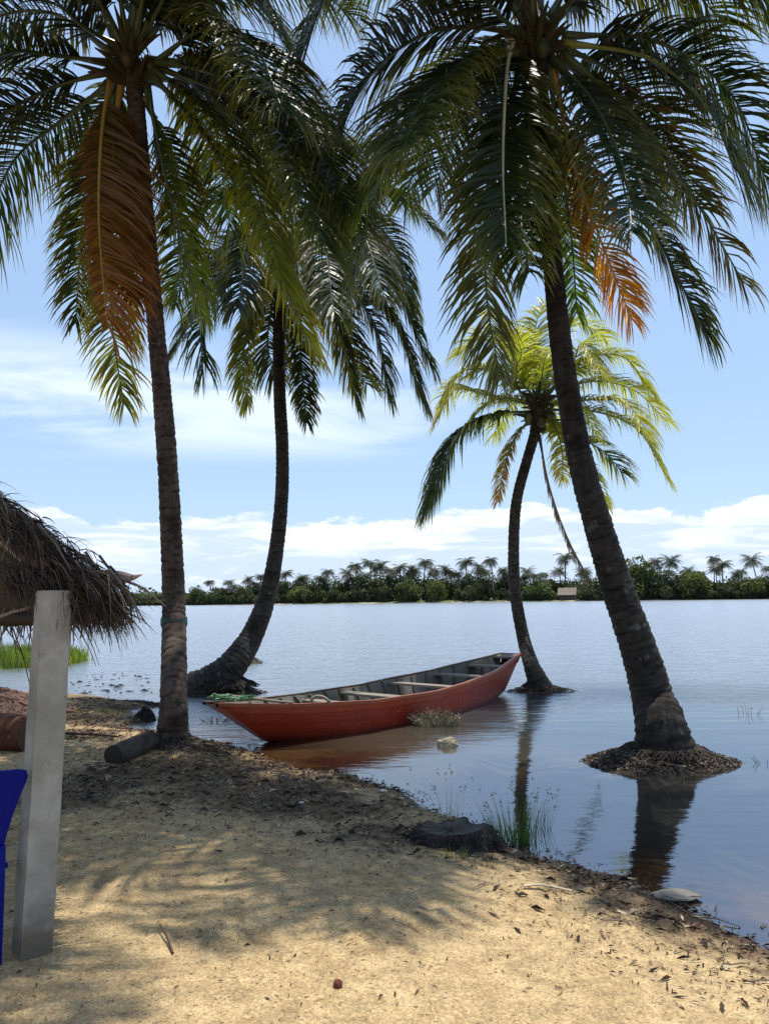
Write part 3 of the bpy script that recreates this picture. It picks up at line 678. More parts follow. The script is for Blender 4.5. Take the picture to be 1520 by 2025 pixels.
eachfrond(root, Y4, r4, [
 [((1055, 790), (1000, 690), (950, 665), (905, 702), .3)],
 [((1050, 795), (980, 735), (910, 740), (866, 828), -.3), dict(n=100)],
 [((1045, 815), (980, 820), (900, 870), (850, 1000), -.5), dict(c0=DGREEN, c1=GREEN, coltip=YGREEN, n=170, lmax=.95, width=.045, droop=.28)],
 [((1050, 825), (1015, 870), (995, 930), (985, 992), -.4), dict(c1=(.4, .24, .05), coltip=ORA, lmax=.35)],
 [((1062, 790), (1055, 700), (1060, 640), (1075, 600), .4)],
 [((1072, 785), (1100, 690), (1140, 640), (1200, 668), .3)],
 [((1075, 790), (1150, 715), (1230, 705), (1290, 780), -.2), dict(n=100)],
 [((1080, 795), (1160, 755), (1250, 770), (1316, 832), .5), dict(n=100)],
 [((1080, 810), (1180, 815), (1260, 850), (1315, 940), -.5), dict(n=100)],
 [((1078, 820), (1130, 860), (1190, 890), (1230, 935), .3), dict(c1=GREEN)],
 [((1068, 815), (1095, 840), (1110, 890), (1112, 950), -1.2), dict(c1=YEL, lmax=.4)],
 [((1080, 830), (1130, 880), (1180, 950), (1202, 1005), .6), dict(lmax=.4)],
 [((1065, 860), (1085, 960), (1120, 1060), (1168, 1152), -.2), dict(c0=BRN, c1=(.09, .055, .035), coltip=(.09, .06, .04), lmax=.34, droop=.45, gap=.12, vee=-.1, label='thin dead frond hanging far below the crown', rib=(.10, .06, .04), width=.03)],
 [((1058, 785), (1030, 700), (1000, 640), (960, 625), .8)],
 [((1060, 790), (1020, 740), (1030, 700), (1020, 660), -1.2)],
 [((1075, 785), (1130, 720), (1150, 680), (1190, 740), -1.2)],
 [((1050, 800), (960, 780), (900, 770), (880, 800), .9)],
 [((1078, 800), (1180, 790), (1240, 800), (1280, 860), -1.2)],
], .74, width=.036, n=100, c0=YG4, c1=YG4b, coltip=(.42, .36, .06), droop=.20, ribr=.016)
fill_fronds(root, P(1066, 805, Y4), 1.9, r4, 7, .55, YG4, YG4b, coltip=(.34, .32, .06), n=100, ribr=.012)

# ------------------------------------------------------------------ red boat
def make_boat():
    u = Vector((.620, .784, 0)); v = Vector((-.784, .620, 0)); O = Vector((-1.51, 9.78, 0))
    root = tag(empty('rowing_boat', O), 'long red wooden boat with open grey interior, moored between the palms at the water edge', 'boat')
    NS = 44
    def wp(a, b, z): return O + u*a + v*b + Vector((0, 0, z))
    def gun(s):
        a = -.86 + s*(6.32+.86); z = np.interp(s, [0, .12, .3, .5, .75, 1], [.575, .485, .415, .405, .50, .70])
        hw = np.interp(s, [0, .06, .15, .3, .45, .6, .8, .93, 1], [.12, .24, .44, .68, .76, .74, .54, .31, .20]); return a, hw, z, .05*s
    def chi(s):
        a = -.02 + s*(5.82); hw = np.interp(s, [0, .08, .2, .4, .6, .8, .93, 1], [.03, .22, .46, .60, .57, .38, .18, .07])
        z = np.interp(s, [0, .15, .5, .85, 1], [.02, -.07, -.09, -.05, .05]); return a, hw, z, 0
    def pt(s, side, h, ins=0.0):
        ga, gh, gz, gc = gun(s); ca, ch, cz, cc = chi(s); k = h + .0
        hw = ch + (gh-ch)*h**.85; return wp(ca+(ga-ca)*h, gc*h + side*(hw-ins), cz+(gz-cz)*h)
    hull = MB(); rows = [0, .10, .245, .25, .257, .495, .5, .507, .74, .76, 1.0]
    for side in (-1, 1):
        o = []; cc = []
        for i in range(NS+1):
            s = i/NS
            for j, h in enumerate(rows):
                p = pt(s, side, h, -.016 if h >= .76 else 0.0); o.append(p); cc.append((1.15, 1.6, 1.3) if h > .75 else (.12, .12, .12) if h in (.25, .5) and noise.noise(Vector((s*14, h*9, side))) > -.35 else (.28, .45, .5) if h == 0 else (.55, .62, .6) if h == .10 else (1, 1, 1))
        m = len(rows); f = [(i*m+j, (i+1)*m+j, (i+1)*m+j+1, i*m+j+1) for i in range(NS) for j in range(m-1)]
        if side > 0: f = [q[::-1] for q in f]
        hull.add(o, f, cc)
    bot = [pt(i/NS, sd_, 0) for i in range(NS+1) for sd_ in (-1, 1)]
    hull.add(bot, [(2*i, 2*i+1, 2*i+3, 2*i+2) for i in range(NS)], (.5, .5, .5))
    for s in (0, 1):
        q = [pt(s, -1, h) for h in rows] + [pt(s, 1, h) for h in rows[::-1]]; hull.add(q, [tuple(range(len(q)))])
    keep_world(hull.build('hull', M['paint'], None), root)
    inn = MB(); g0 = (.11, .098, .08)
    rows2 = [.12, .35, .36, .62, .63, 1.0]
    for side in (-1, 1):
        o = []; cc = []
        for i in range(NS+1):
            for j, h in enumerate(rows2):
                o.append(pt(.008+.984*i/NS, side, h, .028)); cc.append(lerp3(g0, (.17, .155, .13), .5+.5*math.sin(i*.9+j*2)))
        m = len(rows2); inn.add(o, [(i*m+j, i*m+j+1, (i+1)*m+j+1, (i+1)*m+j) for i in range(NS) for j in range(m-1)], cc)
    fl = [pt(.008+.984*i/NS, sd_, .12, .028) for i in range(NS+1) for sd_ in (-1, 1)]
    inn.add(fl, [(2*i, 2*i+1, 2*i+3, 2*i+2) for i in range(NS)], (.08, .065, .05))
    keep_world(inn.build('inner_planking', M['wood'], None), root)
    for side in (-1, 1):
        ga = MB(); o = []
        for i in range(NS+1):
            s = i/NS; p = pt(s, side, 1.0, -.024); q = pt(s, side, 1.0, .034)
            o += [p+Vector((0, 0, .006)), q+Vector((0, 0, .006)), q+Vector((0, 0, -.028)), p+Vector((0, 0, -.032))]
        f = []
        for i in range(NS):
            for k in range(4): a, b = 4*i+k, 4*i+(k+1) % 4; f.append((a, a+4, b+4, b))
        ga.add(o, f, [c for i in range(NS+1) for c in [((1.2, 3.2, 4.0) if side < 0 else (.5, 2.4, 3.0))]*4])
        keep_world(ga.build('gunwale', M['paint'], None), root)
    for i, s in enumerate(np.linspace(.12, .92, 17)):
        for side in (-1, 1):
            rb = MB(); ps = [pt(s, side, h, .045) for h in (.12, .4, .7, .96)]
            rb.tube(ps, [.022]*4, 4, (.10, .09, .072)); keep_world(rb.build('rib', M['wood'], None), root)
    for s, h, w in ((.30, .80, .20), (.43, .84, .22), (.60, .86, .20), (.76, .86, .20), (.88, .88, .22)):
        a = pt(s, -1, h, .03); b = pt(s, 1, h, .03); q = (b-a); ln = q.length
        mb = MB(); rot = Matrix(((q.x/ln, -q.y/ln, 0), (q.y/ln, q.x/ln, 0), (0, 0, 1)))
        mb.box((a+b)/2, (ln, w, .035), rot, (.19, .16, .12)); keep_world(mb.build('bench', M['wood'], None, bevel=.005), root)
    # end decks
    for s0, s1 in ((.0, .075), (.955, 1.0)):
        mb = MB(); o = []
        for i in range(7):
            s = s0+(s1-s0)*i/6
            for sd_ in (-1, 1): o.append(pt(s, sd_, 1.0, .03)+Vector((0, 0, -.012)))
        o += [p+Vector((0, 0, -.03)) for p in o]
        mb.add(o, [(2*i, 2*i+2, 2*i+3, 2*i+1) for i in range(6)] + [(14+2*i, 14+2*i+1, 14+2*i+3, 14+2*i+2) for i in range(6)] + [(0, 1, 15, 14), (12, 26, 27, 13)], (.16, .14, .115))
        keep_world(mb.build('end_deck', M['wood'], None), root)
    return pt
boat_pt = make_boat()
rg = random.Random(5)
# green net and a pale rope bundled on the bow
mb = MB()
for i in range(34):
    s = rg.uniform(.01, .07); p = (boat_pt(s, -1, 1)*(.5+rg.uniform(-.25, .25))); q = boat_pt(s, 1, 1); a = rg.random(); c = boat_pt(s, -1, 1, .02).lerp(boat_pt(s, 1, 1, .02), a) + Vector((0, 0, .035+rg.uniform(0, .045)))
    ps = [c + Vector((rg.uniform(-.07, .07), rg.uniform(-.05, .05), rg.uniform(-.02, .03))) for _ in range(5)]
    ps, _ = catmull(ps, 12); mb.tube(ps, [.008]*12, 4, lerp3((.02, .12, .06), (.14, .24, .13), rg.random()))
tag(mb.build('fishing_net', M['cloth']), 'small bundle of green net lying on the bow of the red boat', 'net')
mb = MB(); ps, _ = catmull([boat_pt(.06, 1, 1)+Vector((0, 0, .07)), boat_pt(.09, -1, 1, .3)+Vector((0, 0, .05)), boat_pt(.115, -1, 1, .1)+Vector((0, 0, .03)), boat_pt(.13, -1, 1, .0)+Vector((0, 0, .02)), boat_pt(.14, -1, 1, .25)+Vector((0, 0, -.04))], 30)
mb.tube(ps, [.017]*30, 6, (.20, .17, .13)); tag(mb.build('rope', M['cloth'], smooth=True), 'pale rope running over the bow edge of the red boat', 'rope')
mb = MB(); ps, _ = catmull([boat_pt(.185, -1, 1, .16)+Vector((0, 0, .02)), boat_pt(.190, -1, 1, .12)+Vector((0, 0, .07)), boat_pt(.195, -1, 1, .03)+Vector((0, 0, .07)), boat_pt(.205, -1, 1, -.01)+Vector((0, 0, .0)), boat_pt(.208, -1, 1, .06)+Vector((0, 0, -.06))], 20)
mb.tube(ps, [.022]*20, 6, (.22, .18, .14)); tag(mb.build('bent_branch', M['wood'], smooth=True), 'bent pale stick hooked over the side of the red boat', 'stick')

# ------------------------------------------------------------------ thatched shelter, left
rh = random.Random(77)
PB = L(62, 1885)
root = tag(empty('thatched_shelter', PB), 'thatched palm leaf shelter on a square concrete post at the left edge of the beach', 'shelter')
pt_top = P(108, 1168, PB.y+.12)
mb = MB(); nseg = 14; yaw = math.radians(42); w = .142
vs = []; 
for i in range(nseg+1):
    t = i/nseg; c = Vector(PB + Vector((0, 0, -.1))).lerp(pt_top, t)
    for k, (a, b) in enumerate(((-1, -1), (-.82, -1), (.82, -1), (1, -.82), (1, .82), (.82, 1), (-.82, 1), (-1, .82))):
        x, y = a*w/2, b*w/2; jx = .004*noise.noise(Vector((t*12, k*3, 0)))
        vs.append(c + Vector((x*math.cos(yaw)-y*math.sin(yaw)+jx, x*math.sin(yaw)+y*math.cos(yaw)+jx, 0)))
mb.add(vs, [(i*8+k, i*8+(k+1) % 8, (i+1)*8+(k+1) % 8, (i+1)*8+k) for i in range(nseg) for k in range(8)] + [tuple(range(8))[::-1], tuple(nseg*8+k for k in range(8))])
keep_world(mb.build('post', M['concrete'], None), root)
# roof corners (world): eave corner near, ridge, back corner
A = P(222, 1160, 3.85); B = P(-330, 770, 3.95); Cb = P(150, 1205, 5.6); D = P(-600, 1222, 7.0); R2 = P(-400, 700, 6.0)
Fr = P(-700, 1150, 3.6)
def strips(mb, p00, p10, p11, p01, n, rng, l=(.35, .8), lift=.05, cols=((.022, .014, .009), (.10, .065, .04)), w=(.005, .022), over=.12):
    # p00-p10 = eave, p01-p11 = ridge; strips run down the slope
    nrm = (p10-p00).cross(p01-p00).normalized()
    if nrm.z < 0: nrm = -nrm
    for _ in range(n):
        a, b = rng.random(), rng.random()**.9
        p = (p00.lerp(p10, a)).lerp(p01.lerp(p11, a), b); dn = (p00.lerp(p10, a) - p01.lerp(p11, a)).normalized()
        sd_ = dn.cross(nrm); ang = rng.gauss(0, .5); d = (dn*math.cos(ang) + sd_*math.sin(ang)).normalized(); s_ = d.cross(nrm)
        ll = rng.uniform(*l); ww = rng.uniform(*w); q = p + nrm*rng.uniform(-lift, lift*1.3); c = lerp3(cols[0], cols[1], rng.random()**1.6)
        K = 4; v = []; up = nrm*rng.uniform(.0, .06); 
        for k in range(K+1):
            uu = k/K; v += [q + s_*ww*.5*(1-.7*uu), q - s_*ww*.5*(1-.7*uu)]; q = q + d*ll/K + up*(.6-uu)*.5; d = (d + Vector((0, 0, -.10 if b > .2 else -.28))).normalized()
        mb.add(v, [(2*k, 2*k+2, 2*k+3, 2*k+1) for k in range(K)], c)
def slab(mb, q, th, col):
    nrm = (q[1]-q[0]).cross(q[3]-q[0]).normalized(); nrm = -nrm if nrm.z < 0 else nrm
    v = [p - nrm*th for p in q] + list(q); mb.add(v, [(0, 1, 2, 3), (7, 6, 5, 4), (0, 4, 5, 1), (1, 5, 6, 2), (2, 6, 7, 3), (3, 7, 4, 0)], col)
mb = MB()
slab(mb, [A, Cb, R2, B], .06, (.03, .02, .013)); strips(mb, A, Cb, R2, B, 7500, rh, l=(.15, .38), lift=.035)
slab(mb, [Cb, D, R2+(D-Cb)*.3, R2], .06, (.03, .02, .013)); strips(mb, Cb, D, R2+(D-Cb)*.3, R2, 900, rh)
F1 = Vector((-2.5, .2, 2.45)); F2 = Vector((-2.6, 3.7, 2.55)); F3 = Vector((-5.2, 3.7, 3.9)); F4 = Vector((-5.2, .2, 3.9))  # unseen front slope left of the frame, added to darken the post's left face
slab(mb, [F1, F2, F3, F4], .06, (.03, .02, .013)); strips(mb, F1, F2, F3, F4, 500, rh)
# verge facing the camera: thick ragged edge and hanging ends
for i in range(2600):
    t = rh.random()**.8; p = A.lerp(B, t) + Vector((rh.uniform(-.05, .05), rh.uniform(-.10, .12), rh.uniform(-.10, .06)))
    d = Vector((rh.gauss(.75, .35), rh.gauss(-.25, .3), rh.gauss(-.65, .35))).normalized(); q = p; ll = rh.uniform(.08, .26); ww = rh.uniform(.003, .011); s_ = d.cross(Vector((rh.gauss(0, 1), rh.gauss(0, 1), rh.gauss(0, 1)))).normalized(); v = []
    for k in range(5):
        v += [q+s_*ww*.5*(1-.2*k), q-s_*ww*.5*(1-.2*k)]; q = q + d*ll/4; d = (d+Vector((0, 0, -.30))).normalized()
    mb.add(v, [(2*k, 2*k+2, 2*k+3, 2*k+1) for k in range(4)], lerp3((.018, .011, .007), (.13, .092, .06), rh.random()**2.6))
for i in range(2200):                   # lower layer drooping over the post head
    t = rh.random()**.9; p = P(226, 1200, 3.86).lerp(P(10, 1132, 3.88), t) + Vector((rh.uniform(-.05, .05), rh.uniform(-.08, .10), rh.uniform(-.05, .07)))
    d = Vector((rh.gauss(.55, .35), rh.gauss(-.1, .3), rh.gauss(-.6, .35))).normalized(); q = p; ll = rh.uniform(.08, .26)*(1-.35*t); ww = rh.uniform(.003, .010); s_ = d.cross(Vector((rh.gauss(0, 1), rh.gauss(0, 1), rh.gauss(0, 1)))).normalized(); v = []
    for k in range(5):
        v += [q+s_*ww*.5*(1-.2*k), q-s_*ww*.5*(1-.2*k)]; q = q + d*ll/4; d = (d+Vector((0, 0, -.25))).normalized()
    mb.add(v, [(2*k, 2*k+2, 2*k+3, 2*k+1) for k in range(4)], lerp3((.016, .010, .006), (.12, .085, .055), rh.random()**2.8))
for i in range(420):                    # fringe along the eave
    t = rh.random()**1.3; p = A.lerp(Cb, t) + Vector((rh.uniform(-.10, .10), rh.uniform(-.08, .08), rh.uniform(-.05, .08)))
    d = Vector((rh.gauss(.25, .4), rh.gauss(-.05, .3), rh.gauss(-.7, .3))).normalized(); q = p; ll = rh.uniform(.06, .22); ww = rh.uniform(.003, .010); s_ = Vector((rh.gauss(0, 1), rh.gauss(0, 1), 0)).normalized(); v = []
    for k in range(4):
        v += [q+s_*ww*.5, q-s_*ww*.5]; q = q + d*ll/3; d = (d+Vector((0, 0, -.35))).normalized()
    mb.add(v, [(2*k, 2*k+2, 2*k+3, 2*k+1) for k in range(3)], lerp3((.035, .024, .016), (.22, .18, .13), rh.random()**2.2))
for i in range(500):
    t = rh.random(); p = Cb.lerp(D, t) + Vector((rh.uniform(-.05, .05), rh.uniform(-.08, .08), rh.uniform(-.03, .06)))
    ll = rh.uniform(.08, .3); q = p + Vector((rh.gauss(0, .06), rh.gauss(0, .05), -ll)); s_ = Vector((.008, 0, 0)); mb.add([p+s_, p-s_, q-s_*.3, q+s_*.3], [(0, 1, 2, 3)], lerp3((.06, .04, .026), (.2, .15, .1), rh.random()))
for i in range(420):                     # tuft lying over the head of the post
    t = rh.random(); p = P(62, 1146, 3.86).lerp(P(160, 1196, 3.86), t) + Vector((rh.uniform(-.03, .03), rh.uniform(-.05, .12), rh.uniform(-.03, .05)))
    d = Vector((rh.gauss(.35, .4), rh.gauss(-.1, .2), rh.gauss(-.7, .3))).normalized(); q = p; ll = rh.uniform(.05, .13); ww = rh.uniform(.004, .014); s_ = d.cross(Vector((rh.gauss(0, .4), 1, rh.gauss(0, .4)))).normalized(); v = []
    for k in range(4):
        v += [q+s_*ww*.5*(1-.25*k), q-s_*ww*.5*(1-.25*k)]; q = q + d*ll/3; d = (d+Vector((0, 0, -.25))).normalized()
    mb.add(v, [(2*k, 2*k+2, 2*k+3, 2*k+1) for k in range(3)], lerp3((.016, .010, .006), (.12, .085, .055), rh.random()**2.8))
for i in range(46):                     # bare midribs laid over and under the thatch
    t = rh.random(); a_ = A.lerp(B, t) + Vector((rh.uniform(-.1, .05), rh.uniform(-.1, .3), rh.uniform(-.06, .08))); d_ = Vector((rh.gauss(.65, .3), rh.gauss(-.05, .25), rh.gauss(-.62, .2))).normalized(); l_ = rh.uniform(.12, .34)
    mb.tube([a_, a_+d_*l_*.5+Vector((0, 0, .01)), a_+d_*l_+Vector((0, 0, -.03))], [.008, .006, .003], 5, lerp3((.05, .035, .022), (.20, .16, .12), rh.random()**2))
keep_world(mb.build('roof_thatch', M['thatch'], None), root)
def pole(name, a, b, r0, r1, col, jig=.01, m=12):
    mb = MB(); ps = [a.lerp(b, i/(m-1)) + Vector((jig*noise.noise(Vector((i*.6, a.x, 1))), 0, jig*noise.noise(Vector((i*.6, a.x, 7))))) for i in range(m)]
    mb.tube(ps, [r0+(r1-r0)*i/(m-1) for i in range(m)], 9, col); return keep_world(mb.build(name, M['wood'], None, smooth=True), root)
pole('beam', P(-300, 1158, 4.15), P(95, 1157, 4.0), .04, .035, (.07, .034, .02))
pole('beam', P(95, 1180, 4.02), P(160, 1222, 5.5), .04, .035, (.08, .05, .03))
pole('beam', P(-500, 1235, 6.6), P(150, 1222, 5.5), .05, .05, (.05, .028, .018))
# projecting pointed pole end at the eave corner
a = P(195, 1138, 4.15); b = P(282, 1136, 4.1); mb = MB(); ps, _ = catmull([a, P(235, 1141, 4.12), P(262, 1142, 4.1), b], 14)
mb.tube(ps, [.030, .031, .032, .033, .034, .034, .033, .031, .028, .024, .018, .012, .007, .002], 9, (.40, .27, .19)); keep_world(mb.build('pole_end', M['wood'], None, smooth=True), root)
pole('rafter', P(-20, 1050, 3.95), P(130, 1190, 3.98), .011, .007, (.34, .28, .22))
pole('rafter', P(30, 1020, 4.0), P(160, 1200, 4.0), .012, .008, (.10, .07, .05))
pole('rafter', P(-40, 1230, 4.1), P(80, 1195, 4.1), .010, .007, (.28, .22, .18))
pole('rafter', P(-250, 900, 4.3), P(170, 1180, 4.2), .03, .03, (.14, .09, .06))

# ------------------------------------------------------------------ blue plastic chair, cut by the left edge
def make_chair():
    cx = P(56, 1600, 3.62).x - .366; cy = 3.62; gz = H(cx, cy)
    root = tag(empty('plastic_chair', (cx, cy, gz), math.radians(40)), 'blue plastic chair partly in view beside the concrete post', 'chair')
    def part(name, mb, bev=.006, sm=True):
        o = mb.build(name, M['plastic'], root, smooth=sm); 
        m = o.modifiers.new('b', 'BEVEL'); m.width = bev; m.segments = 3; m.limit_method = 'ANGLE'; return o
    # backrest: curved shell, wide rounded top, narrowing to the seat
    mb = MB(); prof = [(.40, .185), (.46, .190), (.54, .205), (.62, .225), (.70, .252), (.76, .277), (.79, .285), (.815, .276), (.828, .245)]
    nx = 16; o = []; 
    for z, hw in prof:
        for k in range(nx+1):
            x = -hw + 2*hw*k/nx; o.append(Vector((x, -.05*(z-.4)/.4 - .19 + .05*(x/.28)**2, z + (.012*(1-(x/hw)**2) if z > .8 else 0))))
    n = len(prof); off = len(o); o2 = [p + Vector((0, .022, 0)) for p in o]; f = []
    for j in range(n-1):
        for k in range(nx):
            q = (j*(nx+1)+k, j*(nx+1)+k+1, (j+1)*(nx+1)+k+1, (j+1)*(nx+1)+k); f.append(q); f.append(tuple(off+i for i in q[::-1]))
    for j in range(n-1):
        for k in (0, nx): a, b = j*(nx+1)+k, (j+1)*(nx+1)+k; f.append((a, b, b+off, a+off))
    for k in range(nx):
        a, b = (n-1)*(nx+1)+k, (n-1)*(nx+1)+k+1; f.append((a, b, b+off, a+off)); a, b = k, k+1; f.append((a, b, b+off, a+off))
    mb.add(o+o2, f); part('backrest', mb, .004)
    mb = MB(); mb.box((0, .03, .41), (.44, .44, .025)); mb.box((0, .24, .395), (.43, .02, .055)); part('seat', mb, .008, False)
    for sx in (-1, 1):
        mb = MB(); mb.tube([Vector((sx*.178, -.175, .50)), Vector((sx*.180, -.19, .25)), Vector((sx*.182, -.21, 0))], [.036, .032, .024], 4); part('leg', mb)
        mb = MB(); mb.tube([Vector((sx*.20, .22, .41)), Vector((sx*.225, .245, .2)), Vector((sx*.24, .26, 0))], [.034, .03, .024], 4); part('leg', mb)
make_chair()

# ------------------------------------------------------------------ logs, stump, stones
def log_(name, a, b, r0, r1, col, label, cat, facecol=None, seed=1, mt='trunk'):
    root = tag(empty(name, (a+b)/2), label, cat); mb = MB(); m = 18
    ps = [a.lerp(b, i/(m-1)) for i in range(m)]; rr = [(r0+(r1-r0)*i/(m-1))*(1+.05*noise.noise(Vector((i*.7, seed, 0)))) for i in range(m)]
    mb.tube(ps, rr, 20, col, cap=False, jit=.02, rng=random.Random(seed)); keep_world(mb.build('log_bark', M[mt], None, smooth=True), root)
    for e, d, r in ((ps[0], ps[0]-ps[1], rr[0]), (ps[-1], ps[-1]-ps[-2], rr[-1])):
        d.normalize(); s = d.cross(Vector((0, 0, 1))).normalized(); t = s.cross(d); mb = MB()
        vs = [e + d*.004]; 
        for q in (.5, .99):
            for k in range(20): th = 2*PI*k/20; vs.append(e + d*(.004 if q < .9 else -.004) + (s*math.cos(th)+t*math.sin(th))*r*q)
        mb.add(vs, [(0, 1+k, 1+(k+1) % 20) for k in range(20)] + [(1+k, 21+k, 21+(k+1) % 20, 1+(k+1) % 20) for k in range(20)], facecol or (.03, .022, .016)); keep_world(mb.build('cut_face', M['wood'], None), root)
    return root
a = L(226, 1508)+Vector((0, -.04, .085)); b = L(292, 1486)+Vector((0, .1, .10))
log_('palm_log', a-Vector((0, 0, .015)), b-Vector((0, 0, .02)), .105, .11, (.075, .06, .048), 'short cut palm log with dark end, lying at the foot of the left palm', 'log', seed=4)
a = L(52, 1487)+Vector((0, .1, .17)); b = L(-420, 1470)+Vector((0, .3, .2))
log_('fallen_log', a, b, .20, .23, (.13, .05, .028), 'thick reddish brown log lying behind the concrete post', 'log', seed=9, mt='trunk', facecol=(.10, .05, .03))
ra_ = random.Random(101)
c = L(10, 1420); o = root_mat(None, (c.x-.5, c.y+.55, c.z), 1.1, .5, .34, ra_, 60, 900, name='brush_pile', col=(.11, .06, .045), z0=0)
tag(o, 'heap of brown dry leaves and twigs behind the reddish log', 'brush pile')
c = L(4, 1392); o = root_mat(None, (c.x-.05, c.y+.2, c.z), .22, .2, .22, ra_, 20, 60, name='stump', col=(.02, .016, .013), z0=0)
tag(o, 'small black stump at the left edge above the brush pile', 'stump')
def stump(c, r, h, rng, col):
    mb = MB(); na = 44; vs = []; prof = [(1.35, -.05), (1.22, .15), (1.05, .55), (.93, .85), (.86, 1.0), (.70, .96), (.35, .90), (.0, .88)]
    for u, z in prof:
        for k in range(na):
            th = 2*PI*k/na; n1 = noise.noise(Vector((math.cos(th)*1.6, math.sin(th)*1.6, z*1.3+3))); n2_ = noise.noise(Vector((math.cos(th)*6, math.sin(th)*6, z*4)))
            e = 1+.28*n1+.16*n2_; vs.append(c + Vector((math.cos(th)*r*u*e, math.sin(th)*r*.72*u*e, h*z*(1+.25*n1*(z > .3)) + .02*n2_)))
    mb.add(vs, [(i*na+k, i*na+(k+1) % na, (i+1)*na+(k+1) % na, (i+1)*na+k) for i in range(len(prof)-1) for k in range(na)], [cc for u, z in prof for cc in [lerp3(col, (.08, .068, .055), .8 if u < .8 else .1)]*na])
    for _ in range(900):
        th = rng.uniform(0, 2*PI); z = rng.uniform(0, .9); u = 1.36-.42*z+rng.gauss(0, .05);
        if rng.random() < .8: piece(mb, c+Vector((math.cos(th)*r*u, math.sin(th)*r*.72*u, h*z)), rng.uniform(.01, .05), .012, rng, scl(col, rng.uniform(.4, 3.5)), 1.0); continue
        u = 1.3-.45*z; p = c+Vector((math.cos(th)*r*u, math.sin(th)*r*.72*u, h*z)); l = rng.uniform(.03, .10)
        mb.tube([p, p+Vector((math.cos(th)*l*.4, math.sin(th)*l*.4, -l*.4)), p+Vector((math.cos(th)*l*.8, math.sin(th)*l*.7, -l))], [.005, .004, .002], 4, scl(col, rng.uniform(.6, 2.4)))
    return mb.build('palm_stump', M['litter'], None)
c = L(893, 1672); o = stump(c+Vector((0, .08, -.03)), .265, .13, ra_, (.018, .014, .011)); tag(o, 'dark rotten flat topped palm stump at the water edge in the foreground', 'stump')
c = G(287, 1424); o = root_mat(None, (c.x, c.y, 0), .20, .16, .17, ra_, 60, 120, name='root_clump', col=(.022, .018, .014)); tag(o, 'black root clump in the puddle left of the tall palm trunk', 'root clump')
c = G(478, 1312); o = root_mat(None, (c.x, c.y, 0), .72, .40, .22, ra_, 90, 500, name='debris_islet', col=(.06, .045, .032)); tag(o, 'small islet of dead leaves in the water behind the curved palm', 'islet')
c = G(262, 1396); o = root_mat(None, (c.x, c.y, 0), .75, .16, .07, ra_, 60, 350, name='driftwood_heap', col=(.04, .03, .024)); tag(o, 'dark flat driftwood heap along the far shore left of the tall palm', 'driftwood')
def stone(name, c, sx, sy, sz, col, label, cat, seed):
    mb = MB(); vs = []; n1, n2_ = 14, 9
    for u in range(n2_+1):
        ph = PI*u/n2_
        for k in range(n1):
            th = 2*PI*k/n1; d = Vector((math.sin(ph)*math.cos(th), math.sin(ph)*math.sin(th), math.cos(ph))); e = 1+.30*noise.noise(d*1.6+Vector((seed, 0, 0)))+.12*noise.noise(d*5+Vector((seed, 0, 0)))
            vs.append(Vector(c)+Vector((d.x*sx*e, d.y*sy*e, d.z*sz*e)))
    mb.add(vs, [(u*n1+k, (u+1)*n1+k, (u+1)*n1+(k+1) % n1, u*n1+(k+1) % n1) for u in range(n2_) for k in range(n1)], col)
    return tag(mb.build(name, M['concrete' if col is None else 'litter'], None), label, cat)
c = G(884, 1474); stone('rock', (c.x, c.y, .02), .14, .09, .07, (.20, .18, .12), 'small pale rock poking from the shallow water in front of the boat', 'rock', 3)
c = L(1338, 1778); stone('rock', (c.x, c.y, .02), .14, .07, .025, (.20, .18, .15), 'flat grey rock at the waterline in the lower right', 'rock', 8)
c = L(668, 1952); stone('nut', (c.x, c.y, c.z+.012), .019, .018, .018, (.13, .035, .025), 'small dark red nut alone on the sunlit sand', 'nut', 5)
c = L(1462, 1888)
for i, (x, y, s) in enumerate(((758, 1565, .03), (596, 1590, .02))):
    c = L(x, y); stone('pebble', (c.x, c.y, c.z+.01), s, s*.7, s*.5, (.55, .52, .46), ('white pebble among dark litter near the bend of the shore', 'white pebble on the shaded sand right of the tall palm roots')[i], 'pebble', 20+i)
# stick and twigs
mb = MB(); a = L(342, 1888); b = L(316, 1842)+Vector((0, 0, .02)); mb.tube([a+Vector((0, 0, .008)), a.lerp(b, .5)+Vector((.004, 0, .018)), b+Vector((0, 0, .015))], [.006, .005, .003], 5, (.07, .045, .03)); tag(mb.build('twig', M['litter'], None), 'thin dark twig lying on the sunlit sand right of the concrete post', 'twig')
mb = MB(); a = L(712, 1780); b = L(545, 1762)
mb = MB(); a = L(1035, 1752)+Vector((0, 0, .02)); b = L(1130, 1768)+Vector((0, 0, .02)); ps, _ = catmull([a, a.lerp(b, .4)+Vector((0, .02, .01)), b], 10); mb.tube(ps, [.007]*10, 5, (.50, .42, .30)); tag(mb.build('stick', M['litter'], None), 'pale stick lying along the sandy shore below the stump', 'stick')
mb = MB(); a = L(130, 1455)+Vector((0, 0, .03)); b = L(235, 1462)+Vector((0, 0, .03)); mb.tube([a, a.lerp(b, .5)+Vector((0, 0, .01)), b], [.018, .016, .010], 6, (.045, .03, .022)); tag(mb.build('branch', M['litter'], None), 'dark straight branch lying between the concrete post and the palm log', 'branch')

